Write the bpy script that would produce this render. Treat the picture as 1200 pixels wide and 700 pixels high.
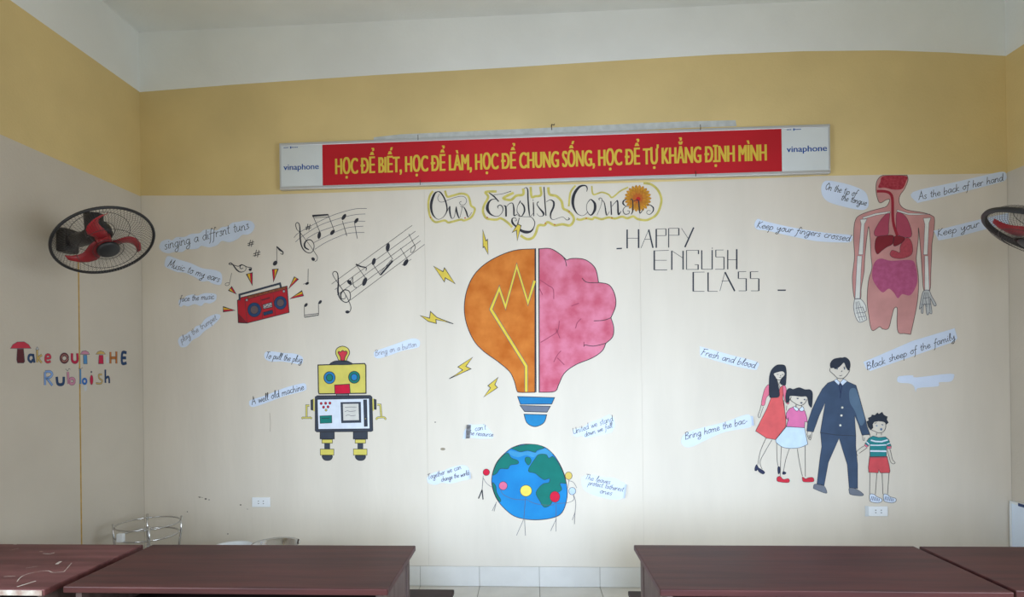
import bpy, bmesh, math, random
from mathutils import Vector, Matrix
from mathutils.geometry import tessellate_polygon
random.seed(7)
for o in list(bpy.data.objects): bpy.data.objects.remove(o)
SC = bpy.context.scene
COL = SC.collection
# ------------------------------------------------------------------ camera
D, CX, YAW, PITCH, ROLL, SX, SY = 4.3924, 2.9403, 0.0572, 0.0020, 0.0127, -20.03, 80.99
W, H, BACK = 6.3097, 4.203, -2.25          # room width, height, rear wall
F = 700.0
RM = (Matrix.Rotation(YAW, 3, 'Z') @ Matrix.Rotation(PITCH, 3, 'X') @ Matrix.Rotation(ROLL, 3, 'Y'))
CAM = Vector((CX, 0, 1.6))
cd = bpy.data.cameras.new('camera'); cam = bpy.data.objects.new('camera', cd); COL.objects.link(cam)
rx, fy, uz = RM.col[0], RM.col[1], RM.col[2]
m = Matrix.Identity(4)
for i in range(3):
    m[i][0] = rx[i]; m[i][1] = uz[i]; m[i][2] = -fy[i]; m[i][3] = CAM[i]
cam.matrix_world = m
cd.sensor_width = 36; cd.lens = F * 36 / 1200; cd.shift_x = -SX / 1200; cd.shift_y = SY / 1200
cd.clip_start = .02
SC.camera = cam
# ------------------------------------------------------------------ world, light, exposure
wd = bpy.data.worlds.new('world'); SC.world = wd; wd.use_nodes = True
wd.node_tree.nodes['Background'].inputs[0].default_value = (.75, .86, 1, 1)
wd.node_tree.nodes['Background'].inputs[1].default_value = .15
SC.view_settings.view_transform = 'Standard'; SC.view_settings.look = 'None'
SC.view_settings.gamma = 1; SC.view_settings.use_curve_mapping = False
SC.view_settings.exposure = 0.0
WY0, WY1, WZ0, WZ1 = -.3, 2.3, .85, 2.35   # window openings in both side walls
def area(name, loc, direction, sx, sy, power, col, spread=180):
    l = bpy.data.lights.new(name, 'AREA'); l.shape = 'RECTANGLE'; l.size = sx; l.size_y = sy
    l.energy = power; l.color = col; l.spread = math.radians(spread)
    o = bpy.data.objects.new(name, l); COL.objects.link(o); o.location = loc
    o.rotation_euler = Vector(direction).to_track_quat('-Z', 'Y').to_euler()
    return o
KL = .665
def pair(nm, x, y, z, d, sx, sy, rgb, spread):
    p = max(rgb); c = tuple(v / p for v in rgb)
    area(nm + '_left', (x, y, z), d, sx, sy, 100 * p * KL, c, spread)
    area(nm + '_right', (W - x, y, z), (-d[0], d[1], d[2]), sx, sy, 100 * p * KL, c, spread)
pair('window_daylight', .3, .3, 1.6, (1, .45, -.25), 1.7, 1.3, (.57, .57, .60), 150)
pair('wall_focus_fill', .55, 1.1, 1.6, (1, .80, -.42), 1.7, 1.3, (.25, .31, .35), 105)  # added pair inside the room, aimed to brighten the back wall's centre
area('rear_door_daylight', (3.2, BACK + .05, 1.3), (0, 1, -.05), 2.2, 2.2, 43 * KL, (1, 1, .8))
area('rear_focus_fill', (3.4, BACK + .06, 1.7), (0, 1, -.15), 1.4, 1.6, 50 * KL, (.56, .72, 1), 60)  # added narrow-beam lamp that lifts the lower middle of the back wall
# ------------------------------------------------------------------ materials
def lin(c):
    c /= 255.
    return c / 12.92 if c <= .04045 else ((c + .055) / 1.055) ** 2.4
MATS = {}
def mat(name, rgb, rough=.85, metal=0., var=0., scale=6., rgb2=None, bump=0., bscale=40., detail=4., spec=.3, stretch=None, coat=0.):
    if name in MATS: return MATS[name]
    mt = bpy.data.materials.new(name); mt.use_nodes = True; nt = mt.node_tree; b = nt.nodes['Principled BSDF']
    c = tuple(lin(v) for v in rgb) + (1,)
    b.inputs['Base Color'].default_value = c; b.inputs['Roughness'].default_value = rough
    b.inputs['Metallic'].default_value = metal; b.inputs['Specular IOR Level'].default_value = spec
    b.inputs['Coat Weight'].default_value = coat
    tc = nt.nodes.new('ShaderNodeTexCoord'); mp = nt.nodes.new('ShaderNodeMapping')
    nt.links.new(tc.outputs['Object'], mp.inputs[0])
    if stretch: mp.inputs['Scale'].default_value = stretch
    if rgb2 is None and var > 0: rgb2 = tuple(max(0, v * (1 - var)) for v in rgb)
    if rgb2 is not None:
        n = nt.nodes.new('ShaderNodeTexNoise'); n.inputs['Scale'].default_value = scale; n.inputs['Detail'].default_value = detail
        nt.links.new(mp.outputs[0], n.inputs['Vector'])
        r = nt.nodes.new('ShaderNodeValToRGB'); r.color_ramp.elements[0].position = .35; r.color_ramp.elements[1].position = .65
        r.color_ramp.elements[0].color = c; r.color_ramp.elements[1].color = tuple(lin(v) for v in rgb2) + (1,)
        nt.links.new(n.outputs[0], r.inputs[0]); nt.links.new(r.outputs[0], b.inputs['Base Color'])
    if bump > 0:
        n2 = nt.nodes.new('ShaderNodeTexNoise'); n2.inputs['Scale'].default_value = bscale; n2.inputs['Detail'].default_value = 3
        nt.links.new(mp.outputs[0], n2.inputs['Vector'])
        bm = nt.nodes.new('ShaderNodeBump'); bm.inputs['Strength'].default_value = bump; bm.inputs['Distance'].default_value = .01
        nt.links.new(n2.outputs[0], bm.inputs['Height']); nt.links.new(bm.outputs[0], b.inputs['Normal'])
    MATS[name] = mt
    return mt
M_white = mat('white_paint', (238, 241, 238), var=.04, scale=1.2, bump=.15, bscale=60)
M_yellow = mat('yellow_wall_paint', (222, 199, 141), var=.05, scale=1.5, bump=.15, bscale=60)
M_cream = mat('cream_wall_paint', (205, 197, 184), var=.04, scale=1.3, bump=.15, bscale=50)
M_sheet = mat('cream_sheet', (219, 211, 197), var=.03, scale=1.6, bump=.45, bscale=4, stretch=(2.2, 1, .5), rough=.7)
M_tile = mat('floor_tile', (214, 208, 196), var=.05, scale=5, rough=.35, spec=.5)
M_skirt = mat('skirting_tile', (216, 214, 208), var=.04, scale=5, rough=.4)
M_grout = mat('grout', (150, 145, 135))
M_alu = mat('aluminium', (205, 208, 212), rough=.35, metal=.7)
M_red = mat('banner_red', (190, 22, 36), rough=.55, var=.06, scale=2)
M_btxt = mat('banner_yellow', (212, 182, 66), rough=.6)
M_bwhite = mat('banner_white', (214, 220, 220), rough=.5, var=.03, scale=3)
M_blue = mat('logo_blue', (25, 75, 150), rough=.6)
M_ink = mat('marker_ink', (52, 52, 58))
M_ink2 = mat('faint_ink', (95, 95, 105))
M_ink3 = mat('pencil_ink', (140, 142, 150))
M_paper = mat('paper', (214, 226, 245), var=.03, scale=6)
M_wood = mat('varnished_wood', (78, 42, 40), rough=.45, rgb2=(60, 33, 33), scale=3, stretch=(.6, 7, 7), spec=.22, bump=.03, bscale=12)
M_wood2 = mat('varnished_wood_worn_glare', (112, 68, 68), rough=.48, rgb2=(84, 48, 48), scale=3.5, stretch=(.7, 6, 6), spec=.22)  # worn desk wood, raised in tone to put glare into its colour
M_dark = mat('dark_wood', (58, 40, 38), rough=.6, rgb2=(42, 30, 29), scale=5, stretch=(1, 6, 6))
M_side = mat('grey_brown_wood', (96, 80, 76), rough=.55, rgb2=(74, 60, 56), scale=5, stretch=(6, 6, 1))
M_black = mat('black_plastic', (30, 31, 34), rough=.45, spec=.5)
M_wire = mat('grille_wire', (70, 66, 66), rough=.4, metal=.5)
M_fanred = mat('red_blade', (165, 30, 40), rough=.35, spec=.5)
M_steel = mat('stainless_steel', (200, 200, 200), rough=.22, metal=1)
M_plastic = mat('white_plastic', (228, 232, 235), rough=.4, spec=.5)
def P(name, *rgb, var=.05, sc=14): return mat('paint_' + name, rgb, var=var, scale=sc)
# ------------------------------------------------------------------ object helpers
def tag(o, label=None, cat=None, group=None, kind=None):
    if label: o['label'] = label
    if cat: o['category'] = cat
    if group: o['group'] = group
    if kind: o['kind'] = kind
    return o
def empty(name, loc, label=None, cat=None, group=None):
    o = bpy.data.objects.new(name, None); COL.objects.link(o); o.location = loc; o.empty_display_size = .05
    return tag(o, label, cat, group)
def wloc(o):
    l = Vector((0, 0, 0))
    while o is not None:
        l += Vector(o.location); o = o.parent
    return l
class MB:
    """collects geometry in world coordinates; build() links it as one mesh object"""
    def __init__(s): s.v = []; s.f = []; s.mi = []; s.mats = []; s.smooth = []
    def slot(s, m):
        if m not in s.mats: s.mats.append(m)
        return s.mats.index(m)
    def add(s, vs, fs, m, smooth=False):
        k = len(s.v); s.v += [Vector(v) for v in vs]; j = s.slot(m)
        for f in fs: s.f.append([k + i for i in f]); s.mi.append(j); s.smooth.append(smooth)
        return s
    def box(s, a, b, m, bev=0.):
        (x0, y0, z0), (x1, y1, z1) = a, b
        bm = bmesh.new(); bmesh.ops.create_cube(bm, size=1)
        for v in bm.verts:
            v.co = Vector(((x0 + x1) / 2 + v.co.x * (x1 - x0), (y0 + y1) / 2 + v.co.y * (y1 - y0), (z0 + z1) / 2 + v.co.z * (z1 - z0)))
        if bev > 0: bmesh.ops.bevel(bm, geom=list(bm.edges), offset=bev, segments=2, affect='EDGES', profile=.5)
        bm.verts.index_update()
        s.add([v.co.copy() for v in bm.verts], [[v.index for v in f.verts] for f in bm.faces], m); bm.free(); return s
    def tube(s, pts, r, m, n=8, closed=False):
        pts = [Vector(p) for p in pts]; N = len(pts); vs = []; fs = []
        rr = r if isinstance(r, (list, tuple)) else [r] * N
        up = None
        for i, p in enumerate(pts):
            if closed: t = pts[(i + 1) % N] - pts[i - 1]
            else: t = pts[min(i + 1, N - 1)] - pts[max(i - 1, 0)]
            t.normalize()
            if up is None: up = t.orthogonal().normalized()
            a = (up - t * up.dot(t)); a = a.normalized() if a.length > 1e-5 else t.orthogonal().normalized()
            up = a; b = t.cross(a)
            for k in range(n):
                w = 2 * math.pi * k / n; vs.append(p + rr[i] * (math.cos(w) * a + math.sin(w) * b))
        for i in range(N if closed else N - 1):
            for k in range(n):
                q = (i + 1) % N; fs.append([i * n + k, i * n + (k + 1) % n, q * n + (k + 1) % n, q * n + k])
        if not closed: fs += [list(range(n))[::-1], [(N - 1) * n + k for k in range(n)]]
        return s.add(vs, fs, m, True)
    def lathe(s, prof, M4, m, n=24, closed=False):
        vs = []; fs = []
        for (r, z) in prof:
            for k in range(n):
                w = 2 * math.pi * k / n; vs.append(M4 @ Vector((r * math.cos(w), r * math.sin(w), z)))
        for i in range(len(prof) - 1):
            for k in range(n): fs.append([i * n + k, i * n + (k + 1) % n, (i + 1) * n + (k + 1) % n, (i + 1) * n + k])
        return s.add(vs, fs, m, True)
    def build(s, name, parent=None, flat=False):
        L = wloc(parent) if parent else Vector((0, 0, 0))
        me = bpy.data.meshes.new(name); me.from_pydata([tuple(v - L) for v in s.v], [], s.f)
        for mm in s.mats: me.materials.append(mm)
        me.polygons.foreach_set('material_index', s.mi); me.polygons.foreach_set('use_smooth', s.smooth)
        me.update()
        o = bpy.data.objects.new(name, me); COL.objects.link(o)
        if parent: o.parent = parent
        return o
def copy_tree(o, parent=None):
    c = o.copy(); COL.objects.link(c); c.parent = parent
    for ch in list(o.children): copy_tree(ch, c)
    return c
# ------------------------------------------------------------------ picture point -> point on a wall
def ray(u, v): return RM @ Vector(((u - 600 - SX) / F, 1, -(v - 350 - SY) / F))
class BackWall:
    def __init__(s, y): s.y = y
    def to2(s, u, v): d = ray(u, v); t = s.y / d.y; p = CAM + d * t; return Vector((p.x, p.z))
    def p3(s, q, off=0.): return Vector((q[0], s.y - off, q[1]))
    def flip(s): return False
class LeftWall:
    def to2(s, u, v): d = ray(u, v); t = -CAM.x / d.x; p = CAM + d * t; return Vector((p.y, p.z))
    def p3(s, q, off=0.): return Vector((off, q[0], q[1]))
SHEET = .002
BW = BackWall(D - SHEET - .0006)
LW = LeftWall()
def Z(ox, oy, s): return lambda pts: [(ox + p[0] / s, oy + p[1] / s) + tuple(q / s for q in p[2:]) for p in pts]
def ident(pts): return pts
def spline(pts, closed, k=5):
    """Catmull-Rom; a point given twice in a row makes a corner; works on tuples of any length"""
    n = len(pts); out = []
    rng = range(n) if closed else range(n - 1)
    for i in rng:
        p0 = pts[(i - 1) % n] if closed or i > 0 else pts[0]; p1 = pts[i]; p2 = pts[(i + 1) % n]
        p3 = pts[(i + 2) % n] if closed or i + 2 < n else pts[n - 1]
        if p1 == p2: continue
        for j in range(k):
            t = j / k; t2 = t * t; t3 = t2 * t
            out.append(tuple(.5 * (2 * b + (-a + c) * t + (2 * a - 5 * b + 4 * c - d) * t2 + (-a + 3 * b - 3 * c + d) * t3) for a, b, c, d in zip(p0, p1, p2, p3)))
    if not closed: out.append(pts[-1])
    return out
LAY = .00025
def fill(mb, pl, pts, m, lay):
    q = [pl.to2(p[0], p[1]) for p in pts]
    tris = tessellate_polygon([[Vector((a.x, a.y, 0)) for a in q]])
    vs = [pl.p3(a, lay * LAY) for a in q]
    nrm = Vector((0, -1, 0)) if isinstance(pl, BackWall) else Vector((1, 0, 0))
    fs = []
    for t in tris:
        n = (vs[t[1]] - vs[t[0]]).cross(vs[t[2]] - vs[t[0]])
        fs.append(list(t) if n.dot(nrm) > 0 else [t[0], t[2], t[1]])
    mb.add(vs, fs, m)
def ribbon(mb, pl, pts, w, m, lay, closed=False):
    """pts in picture px, optional third entry = own width; w = width in px"""
    q = []; ws = []
    for p in pts:
        a = pl.to2(p[0], p[1]); b = pl.to2(p[0] + 1, p[1]); c = pl.to2(p[0], p[1] + 1)
        if q and (a - q[-1]).length < 1e-5: continue
        q.append(a); ws.append((p[2] if len(p) > 2 else w) * ((c - a).length) * .5)
    n = len(q)
    if n < 2: return
    vs = []
    for i in range(n):
        a = q[i - 1] if (closed or i > 0) else q[i]; b = q[(i + 1) % n] if (closed or i < n - 1) else q[i]
        d1 = (q[i] - a); d2 = (b - q[i])
        d1 = d1.normalized() if d1.length > 0 else d2.normalized(); d2 = d2.normalized() if d2.length > 0 else d1
        t = d1 + d2; t = t.normalized() if t.length > .2 else d1
        nn = Vector((-t.y, t.x)); k = 1 / max(.45, nn.dot(Vector((-d1.y, d1.x))))
        vs += [pl.p3(q[i] + nn * ws[i] * k, lay * LAY), pl.p3(q[i] - nn * ws[i] * k, lay * LAY)]
    fs = []
    nrm = Vector((0, -1, 0)) if isinstance(pl, BackWall) else Vector((1, 0, 0))
    for i in range(n if closed else n - 1):
        j = (i + 1) % n; f = [2 * i, 2 * i + 1, 2 * j + 1, 2 * j]
        nr = (vs[f[1]] - vs[f[0]]).cross(vs[f[2]] - vs[f[0]])
        fs.append(f if nr.dot(nrm) > 0 else f[::-1])
    mb.add(vs, fs, m)
def shape(name, parent, pts, m, z=ident, lay=2, smooth=True, ol=M_ink, ow=.8, pl=BW, extra=None, label=None):
    """one painted patch: colour fill plus its outline"""
    pts = z(pts)
    if smooth: pts = spline(pts, True)
    mb = MB()
    if m: fill(mb, pl, pts, m, lay)
    if ol: ribbon(mb, pl, pts, ow, ol, lay + 1, True)
    if extra: extra(mb)
    o = mb.build(name, parent)
    if label: o['label'] = label
    return o
def lines(name, parent, strokes, w, m, z=ident, lay=3, smooth=False, pl=BW):
    if name in ('arm_outline', 'leg_outline') and len(strokes) > 1:
        for st in strokes: lines(name, parent, [st], w, m, z, lay, smooth, pl)
        return
    mb = MB()
    for st in strokes:
        st = z(st)
        if smooth and len(st) > 2: st = spline(st, False)
        ribbon(mb, pl, st, w, m, lay)
    return mb.build(name, parent)
def circ(cx, cy, r, ry=None, n=20, rot=0.):
    ry = ry or r; c, s = math.cos(rot), math.sin(rot)
    return [(cx + r * math.cos(a) * c - ry * math.sin(a) * s, cy + r * math.cos(a) * s + ry * math.sin(a) * c) for a in (2 * math.pi * k / n for k in range(n))]
def painting(name, u, v, label, cat='wall painting', group=None, pl=BW):
    return empty(name, pl.p3(pl.to2(u, v)), label, cat, group)
# ------------------------------------------------------------------ the room
def quadstrip(mb, lo, hi, m, pl):
    vs = [Vector(p) for p in lo] + [Vector(p) for p in hi]; n = len(lo)
    mb.add(vs, [[i, i + 1, n + i + 1, n + i] for i in range(n - 1)], m)
# painted lines on the back wall as (x, z)
PB = BackWall(D)
top_line = [PB.to2(*p) for p in ((163, 108), (277, 99), (440, 88), (590, 79.5), (740, 70), (840, 64), (940, 60), (1040, 59), (1110, 61.5), (1174.5, 65.7))]
low_line = [PB.to2(*p) for p in ((163.5, 229.5), (280, 229.5), (340, 227.5), (420, 225), (506, 222), (580, 218.5), (700, 215.5), (800, 212.5), (900, 209), (960, 206.5), (1030, 205), (1110, 204.5), (1184, 203))]
def clampx(l):
    l = [Vector(a) for a in l]; l[0].x = 0; l[-1].x = W; return l
top_line = clampx(top_line); low_line = clampx(low_line)
def zat(line, x):
    for a, b in zip(line, line[1:]):
        if a.x <= x <= b.x + 1e-9: return a.y + (b.y - a.y) * (x - a.x) / (b.x - a.x)
    return line[-1].y
xs = sorted(set([a.x for a in top_line] + [a.x for a in low_line] + [W * i / 24 for i in range(25)]))
mb = MB()
for x0, x1 in zip(xs, xs[1:]):
    if x1 - x0 < 1e-5: continue
    for (f0, f1, m_) in ((lambda x: 0, lambda x: zat(low_line, x), M_cream), (lambda x: zat(low_line, x), lambda x: zat(top_line, x), M_yellow), (lambda x: zat(top_line, x), lambda x: H, M_white)):
        mb.add([(x0, D, f0(x0)), (x1, D, f0(x1)), (x1, D, f1(x1)), (x0, D, f1(x0))], [[0, 1, 2, 3]], m_)
mb.box((0, D + .001, 0), (W, D + .2, H), M_white)
wall_back = tag(mb.build('wall_back'), kind='structure')
wall_back['label'] = 'back wall painted cream, yellow and white in bands'
# cream sheets that cover the lower part of the back wall
ZB = .1457
xa, xb_ = PB.to2(500, 450).x, PB.to2(752, 450).x
for s0, s1 in ((.004, xa - .0012), (xa + .0012, xb_ - .001), (xb_ + .001, W - .004)):
    mb = MB(); ps = [s0 + (s1 - s0) * i / 12 for i in range(13)]
    lo = [(x, ZB) for x in ps]; hi = [(x, zat(low_line, x)) for x in ps]
    vs = [(x, D - SHEET, z) for x, z in lo + hi] + [(x, D, z) for x, z in lo + hi]; n = 13
    fs = [[i, i + 1, n + i + 1, n + i] for i in range(n - 1)]
    fs += [[n + i, n + i + 1, 3 * n + i + 1, 3 * n + i] for i in range(n - 1)] + [[i + 1, i, 2 * n + i, 2 * n + i + 1] for i in range(n - 1)]
    fs += [[0, n, 3 * n, 2 * n], [n - 1, 3 * n - 1, 4 * n - 1, 2 * n - 1]]
    mb.add(vs, fs, M_sheet); mb.build('panel', wall_back)
def side_wall(name, x, sgn, zt, zl):
    mb = MB()
    bands = ((0, zl, M_cream), (zl, zt, M_yellow), (zt, H, M_white))
    ycut = [BACK, WY0, WY1, D]
    for y0, y1 in zip(ycut, ycut[1:]):
        for z0, z1, m_ in bands:
            segs = [(z0, z1)]
            if (y0, y1) == (WY0, WY1):
                segs = []
                if z0 < WZ0: segs.append((z0, min(z1, WZ0)))
                if z1 > WZ1: segs.append((max(z0, WZ1), z1))
            for a, b in segs:
                if b - a > 1e-4: mb.box((x - (.2 if sgn > 0 else 0), y0, a), (x + (0 if sgn > 0 else .2), y1, b), m_)
    o = tag(mb.build(name), kind='structure'); return o
wall_left = side_wall('wall_left', 0, 1, 3.748, 2.9485)
wall_right = side_wall('wall_right', W, -1, 3.7517, 2.934)
mb = MB()
for a, b in (((0, BACK - .2, 0), (2.1, BACK, H)), ((4.3, BACK - .2, 0), (W, BACK, H)), ((2.1, BACK - .2, 2.4), (4.3, BACK, H))): mb.box(a, b, M_cream)
tag(mb.build('wall_rear'), kind='structure')
tag(MB().box((-.2, BACK - .2, H), (W + .2, D + .2, H + .15), M_white).build('ceiling'), kind='structure')
for nm, x0, x1 in (('window_1', -.15, -.05), ('window_2', W + .05, W + .15)):
    mb = MB(); f = .05
    mb.box((x0, WY0, WZ0), (x1, WY1, WZ0 + f), M_side).box((x0, WY0, WZ1 - f), (x1, WY1, WZ1), M_side)
    for yy in (WY0, (WY0 + WY1) / 2 - f / 2, WY1 - f): mb.box((x0, yy, WZ0 + f), (x1, yy + f, WZ1 - f), M_side)
    tag(mb.build(nm), kind='structure')
# floor: grout bed + tiles
TS = PB.to2(632, 670).x - PB.to2(562, 670).x
X0 = PB.to2(562, 670).x
floor = tag(MB().box((-.2, BACK - .2, -.2), (W + .2, D + .2, -.004), M_grout).build('floor'), kind='structure')
tm = None
g = .0022
i0 = -int(math.ceil(X0 / TS))
def tile_mesh(a, b, z0, z1, parent, nm='tile'):
    return MB().box(a, b, M_tile if nm == 'tile' else M_skirt, .0012).build(nm, parent)
for j in range(int((D - BACK) / TS) + 1):
    y1 = D - j * TS; y0 = max(BACK, y1 - TS)
    for i in range(i0, i0 + 16):
        xl = max(0, X0 + i * TS); xr = min(W, X0 + (i + 1) * TS)
        if xr - xl < .03 or y1 - y0 < .03: continue
        full = xl > 0 and xr < W and y0 > BACK
        if full and tm is not None:
            o = bpy.data.objects.new('tile', tm); COL.objects.link(o); o.parent = floor
            o.location = (xl - tx, y1 - ty, 0)
        else:
            o = tile_mesh((xl + g, y0 + g, -.004), (xr - g, y1 - g, 0), 0, 0, floor)
            if full: tm = o.data; tx, ty = xl, y1
bb = tag(MB().box((0, D - .006, 0), (W, D, ZB - .002), M_grout).build('baseboard_back'), kind='structure')
for i in range(i0, i0 + 16):
    xl = max(0, X0 + i * TS); xr = min(W, X0 + (i + 1) * TS)
    if xr - xl > .03: MB().box((xl + .0015, D - .012, .002), (xr - .0015, D - .006, ZB), M_skirt, .001).build('skirting_tile', bb)
for nm, x0, x1 in (('baseboard_left', 0, .012), ('baseboard_right', W - .012, W)):
    b_ = tag(MB().box((x0, BACK, 0), (x1, D - .013, ZB - .002), M_grout).build(nm), kind='structure')
    for j in range(15):
        y1 = D - .014 - j * TS; y0 = max(BACK, y1 - TS)
        MB().box((x0 - (.003 if x0 > 1 else -.003), y0 + .0015, .002), (x1 + (.003 if x0 < 1 else -.003), y1 - .0015, ZB), M_skirt).build('skirting_tile', b_)
# ------------------------------------------------------------------ desks and benches
def desk(x0, x1, y0, y1, label, wood, edge=None):
    T = .75
    r = empty('school_desk', (x0, y0, 0), label, 'desk', 'row of school desks')
    MB().box((x0, y0, T - .026), (x1, y1, T), wood, .004).build('desk_top', r)
    if edge: tag(MB().box((x0 + .01, y0 - .0025, T - .024), (x1 - .01, y0 - .0003, T - .003), edge, .0008).build('edge_strip', r), 'worn pale front edge')
    for sx in (x0 + .03, x1 - .055):
        MB().box((sx, y0 + .03, .06), (sx + .025, y1 - .10, T - .0265), M_side).build('side_panel', r)
        for yy in (y0 + .03, y1 - .075):
            MB().box((sx - .004 if yy > y0 + .1 else sx + .001, yy if yy > y0 + .1 else yy + .001, 0), (sx + .029 if yy > y0 + .1 else sx + .024, yy + .05, T - .027 if yy > y0 + .1 else .059), M_side, .002).build('leg', r)
    MB().box((x0 + .056, y1 - .06, .30), (x1 - .056, y1 - .04, T - .027), M_dark).build('back_panel', r)
    MB().box((x0 + .056, y0 + .05, .56), (x1 - .056, y1 - .062, .575), M_dark).build('shelf', r)
    return r
M_pale = mat('worn_pale_edge', (205, 200, 190), rgb2=(150, 120, 110), scale=18)
dl = desk(1.066, 2.382, 2.289, 2.863, 'dark red school desk left of the gap, with its right end in view', M_wood)
desk(.03, 1.019, 2.255, 2.86, 'scratched red school desk at far left with a pale worn front edge', M_wood2, M_pale)
desk(3.428, 4.716, 2.31, 2.888, 'dark red school desk right of the gap, with its left end in view', M_wood)
desk(4.738, 6.02, 2.33, 2.885, 'dark red school desk at far right, by the whiteboard', M_wood)
# scratches on the far left desk are paint drips lying on the varnish
sd = [o for o in COL.objects if o.name.startswith('school_desk.001')][0]
mbs = MB()
def topstroke(px, wpx):
    pts = []
    for u, v in px:
        d = ray(u, v); t = (.7503 - 1.6) / d.z; p = CAM + d * t; pts.append(Vector((p.x, p.y)))
    for a, b in zip(pts, pts[1:]):
        t = (b - a); n_ = Vector((-t.y, t.x)).normalized() * wpx * .0055
        mbs.add([(a.x + n_.x, a.y + n_.y, .7503), (b.x + n_.x, b.y + n_.y, .7503), (b.x - n_.x, b.y - n_.y, .7503), (a.x - n_.x, a.y - n_.y, .7503)], [[3, 2, 1, 0]], M_pale)
zs = Z(0, 600, 5)
for st, w_ in (([(100, 410), (120, 385), (160, 365), (220, 352), (280, 346), (310, 356), (375, 352)], .35), ([(332, 307), (355, 291)], 1.2), ([(78, 191), (100, 191)], .8), ([(250, 245), (290, 247), (320, 240)], .5), ([(375, 352), (420, 300)], .25), ([(20, 380), (90, 378)], .35), ([(60, 225), (110, 215)], .3), ([(150, 330), (220, 320)], .25), ([(100, 440), (210, 406)], .7), ([(235, 232), (250, 234)], 1)):
    topstroke(spline(zs(st), False, 3) if len(st) > 2 else zs(st), w_)
tag(mbs.build('scratches', sd), 'pale scratches and paint marks', kind='stuff')
def bench(x0, x1, y0, y1, label):
    r = empty('school_bench', (x0, y0, 0), label, 'bench', 'benches behind the desks')
    MB().box((x0, y0, .395), (x1, y1, .42), M_dark, .004).build('seat', r)
    for sx in (x0 + .08, x1 - .105):
        MB().box((sx, y0 + .03, 0), (sx + .025, y1 - .03, .3945), M_side).build('leg', r)
    MB().box((x0 + .106, (y0 + y1) / 2 - .012, .2), (x1 - .106, (y0 + y1) / 2 + .012, .27), M_side).build('stretcher', r)
bench(1.22, 2.525, 2.94, 3.185, 'dark bench whose end sticks out beside the left desk')
bench(3.445, 4.75, 2.94, 3.185, 'dark bench whose edge peeps out beside the right desk')
# ------------------------------------------------------------------ slogan banner
BY = D - .040
PF = BackWall(BY)
bx0, bz0 = PF.to2(328, 222.5); bx1, bz1 = PF.to2(972.5, 145.5)
ban = empty('slogan_banner', ((bx0 + bx1) / 2, BY, bz0), 'long red slogan banner with yellow Vietnamese capitals in an aluminium frame', 'banner')
fr = .022
mbf = MB()
mbf.box((bx0, BY - .004, bz1 - fr), (bx1, D - .003, bz1), M_alu, .003).box((bx0, BY - .004, bz0), (bx1, D - .003, bz0 + fr), M_alu, .003)
mbf.box((bx0, BY - .004, bz0 + fr), (bx0 + fr * .6, D - .003, bz1 - fr), M_alu, .003).box((bx1 - fr * .6, BY - .004, bz0 + fr), (bx1, D - .003, bz1 - fr), M_alu, .003)
mbf.build('frame', ban)
xr0, xr1 = PF.to2(378, 195).x, PF.to2(916, 175).x
MB().box((xr0, BY, bz0 + fr), (xr1, D - .004, bz1 - fr), M_red).build('slogan_panel', ban)
pw1 = MB().box((bx0 + fr * .6, BY, bz0 + fr), (xr0 - .001, D - .004, bz1 - fr), M_bwhite).build('logo_panel', ban)
pw2 = MB().box((xr1 + .001, BY, bz0 + fr), (bx1 - fr * .6, D - .004, bz1 - fr), M_bwhite).build('logo_panel', ban)
def text_mesh(txt, m, x0, x1, z0, z1, y, name, parent, bold=0., base=None, bars=()):
    """base: height of the letter H in the text maps to z1-z0, widths fit x0..x1"""
    def conv(t, bold=bold):
        cu = bpy.data.curves.new('t', 'FONT'); cu.body = t;  cu.resolution_u = 4; cu.fill_mode = 'FRONT'
        o = bpy.data.objects.new('t', cu); COL.objects.link(o)
        dg = bpy.context.evaluated_depsgraph_get(); me = bpy.data.meshes.new_from_object(o.evaluated_get(dg))
        bpy.data.objects.remove(o); return me
    me = conv(txt); mh = conv(base or 'H')
    hz = max(v.co.y for v in mh.vertices); bpy.data.meshes.remove(mh)
    a = min(v.co.x for v in me.vertices); b = max(v.co.x for v in me.vertices)
    mb = MB()
    vs = [(x0 + (v.co.x - a) / (b - a) * (x1 - x0), y, z0 + v.co.y / hz * (z1 - z0)) for v in me.vertices]
    for n_, sh in enumerate((0,) if not bold else (-1, -.5, 0, .5, 1)):
        mb.add([(v[0] + sh * bold * (z1 - z0), v[1] - n_ * .00008, v[2]) for v in vs], [list(p.vertices) for p in me.polygons], m)
    for i in bars:
        q = conv(txt[:i + 1]); r_ = max(v.co.x for v in q.vertices); bpy.data.meshes.remove(q)
        q = conv('D'); dl_ = min(v.co.x for v in q.vertices); dw = max(v.co.x for v in q.vertices) - dl_; bpy.data.meshes.remove(q)
        k = (x1 - x0) / (b - a); xl = x0 + (r_ - dw - a) * k; zc = z0 + (z1 - z0) * .5; hh = (z1 - z0) * .07
        y = y - .0006
        mb.add([(xl - dw * k * .18, y, zc - hh), (xl + dw * k * .5, y, zc - hh), (xl + dw * k * .5, y, zc + hh), (xl - dw * k * .18, y, zc + hh)], [[0, 1, 2, 3]], m)
    o = mb.build(name, parent); bpy.data.meshes.remove(me); return o
ta = PF.to2(393.5, 205); tb = PF.to2(898, 187.5)
slogan = 'HỌC ĐỂ BIẾT, HỌC ĐỂ LÀM, HỌC ĐỂ CHUNG SỐNG, HỌC ĐỂ TỰ KHẲNG ĐỊNH MÌNH'
text_mesh(slogan.replace('Đ', 'D'), M_btxt, ta.x, tb.x, (ta.y + tb.y) / 2, (ta.y + tb.y) / 2 + .115, BY - .0006, 'lettering', ban, .038, None, [i for i, c in enumerate(slogan) if c == 'Đ'])
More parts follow.
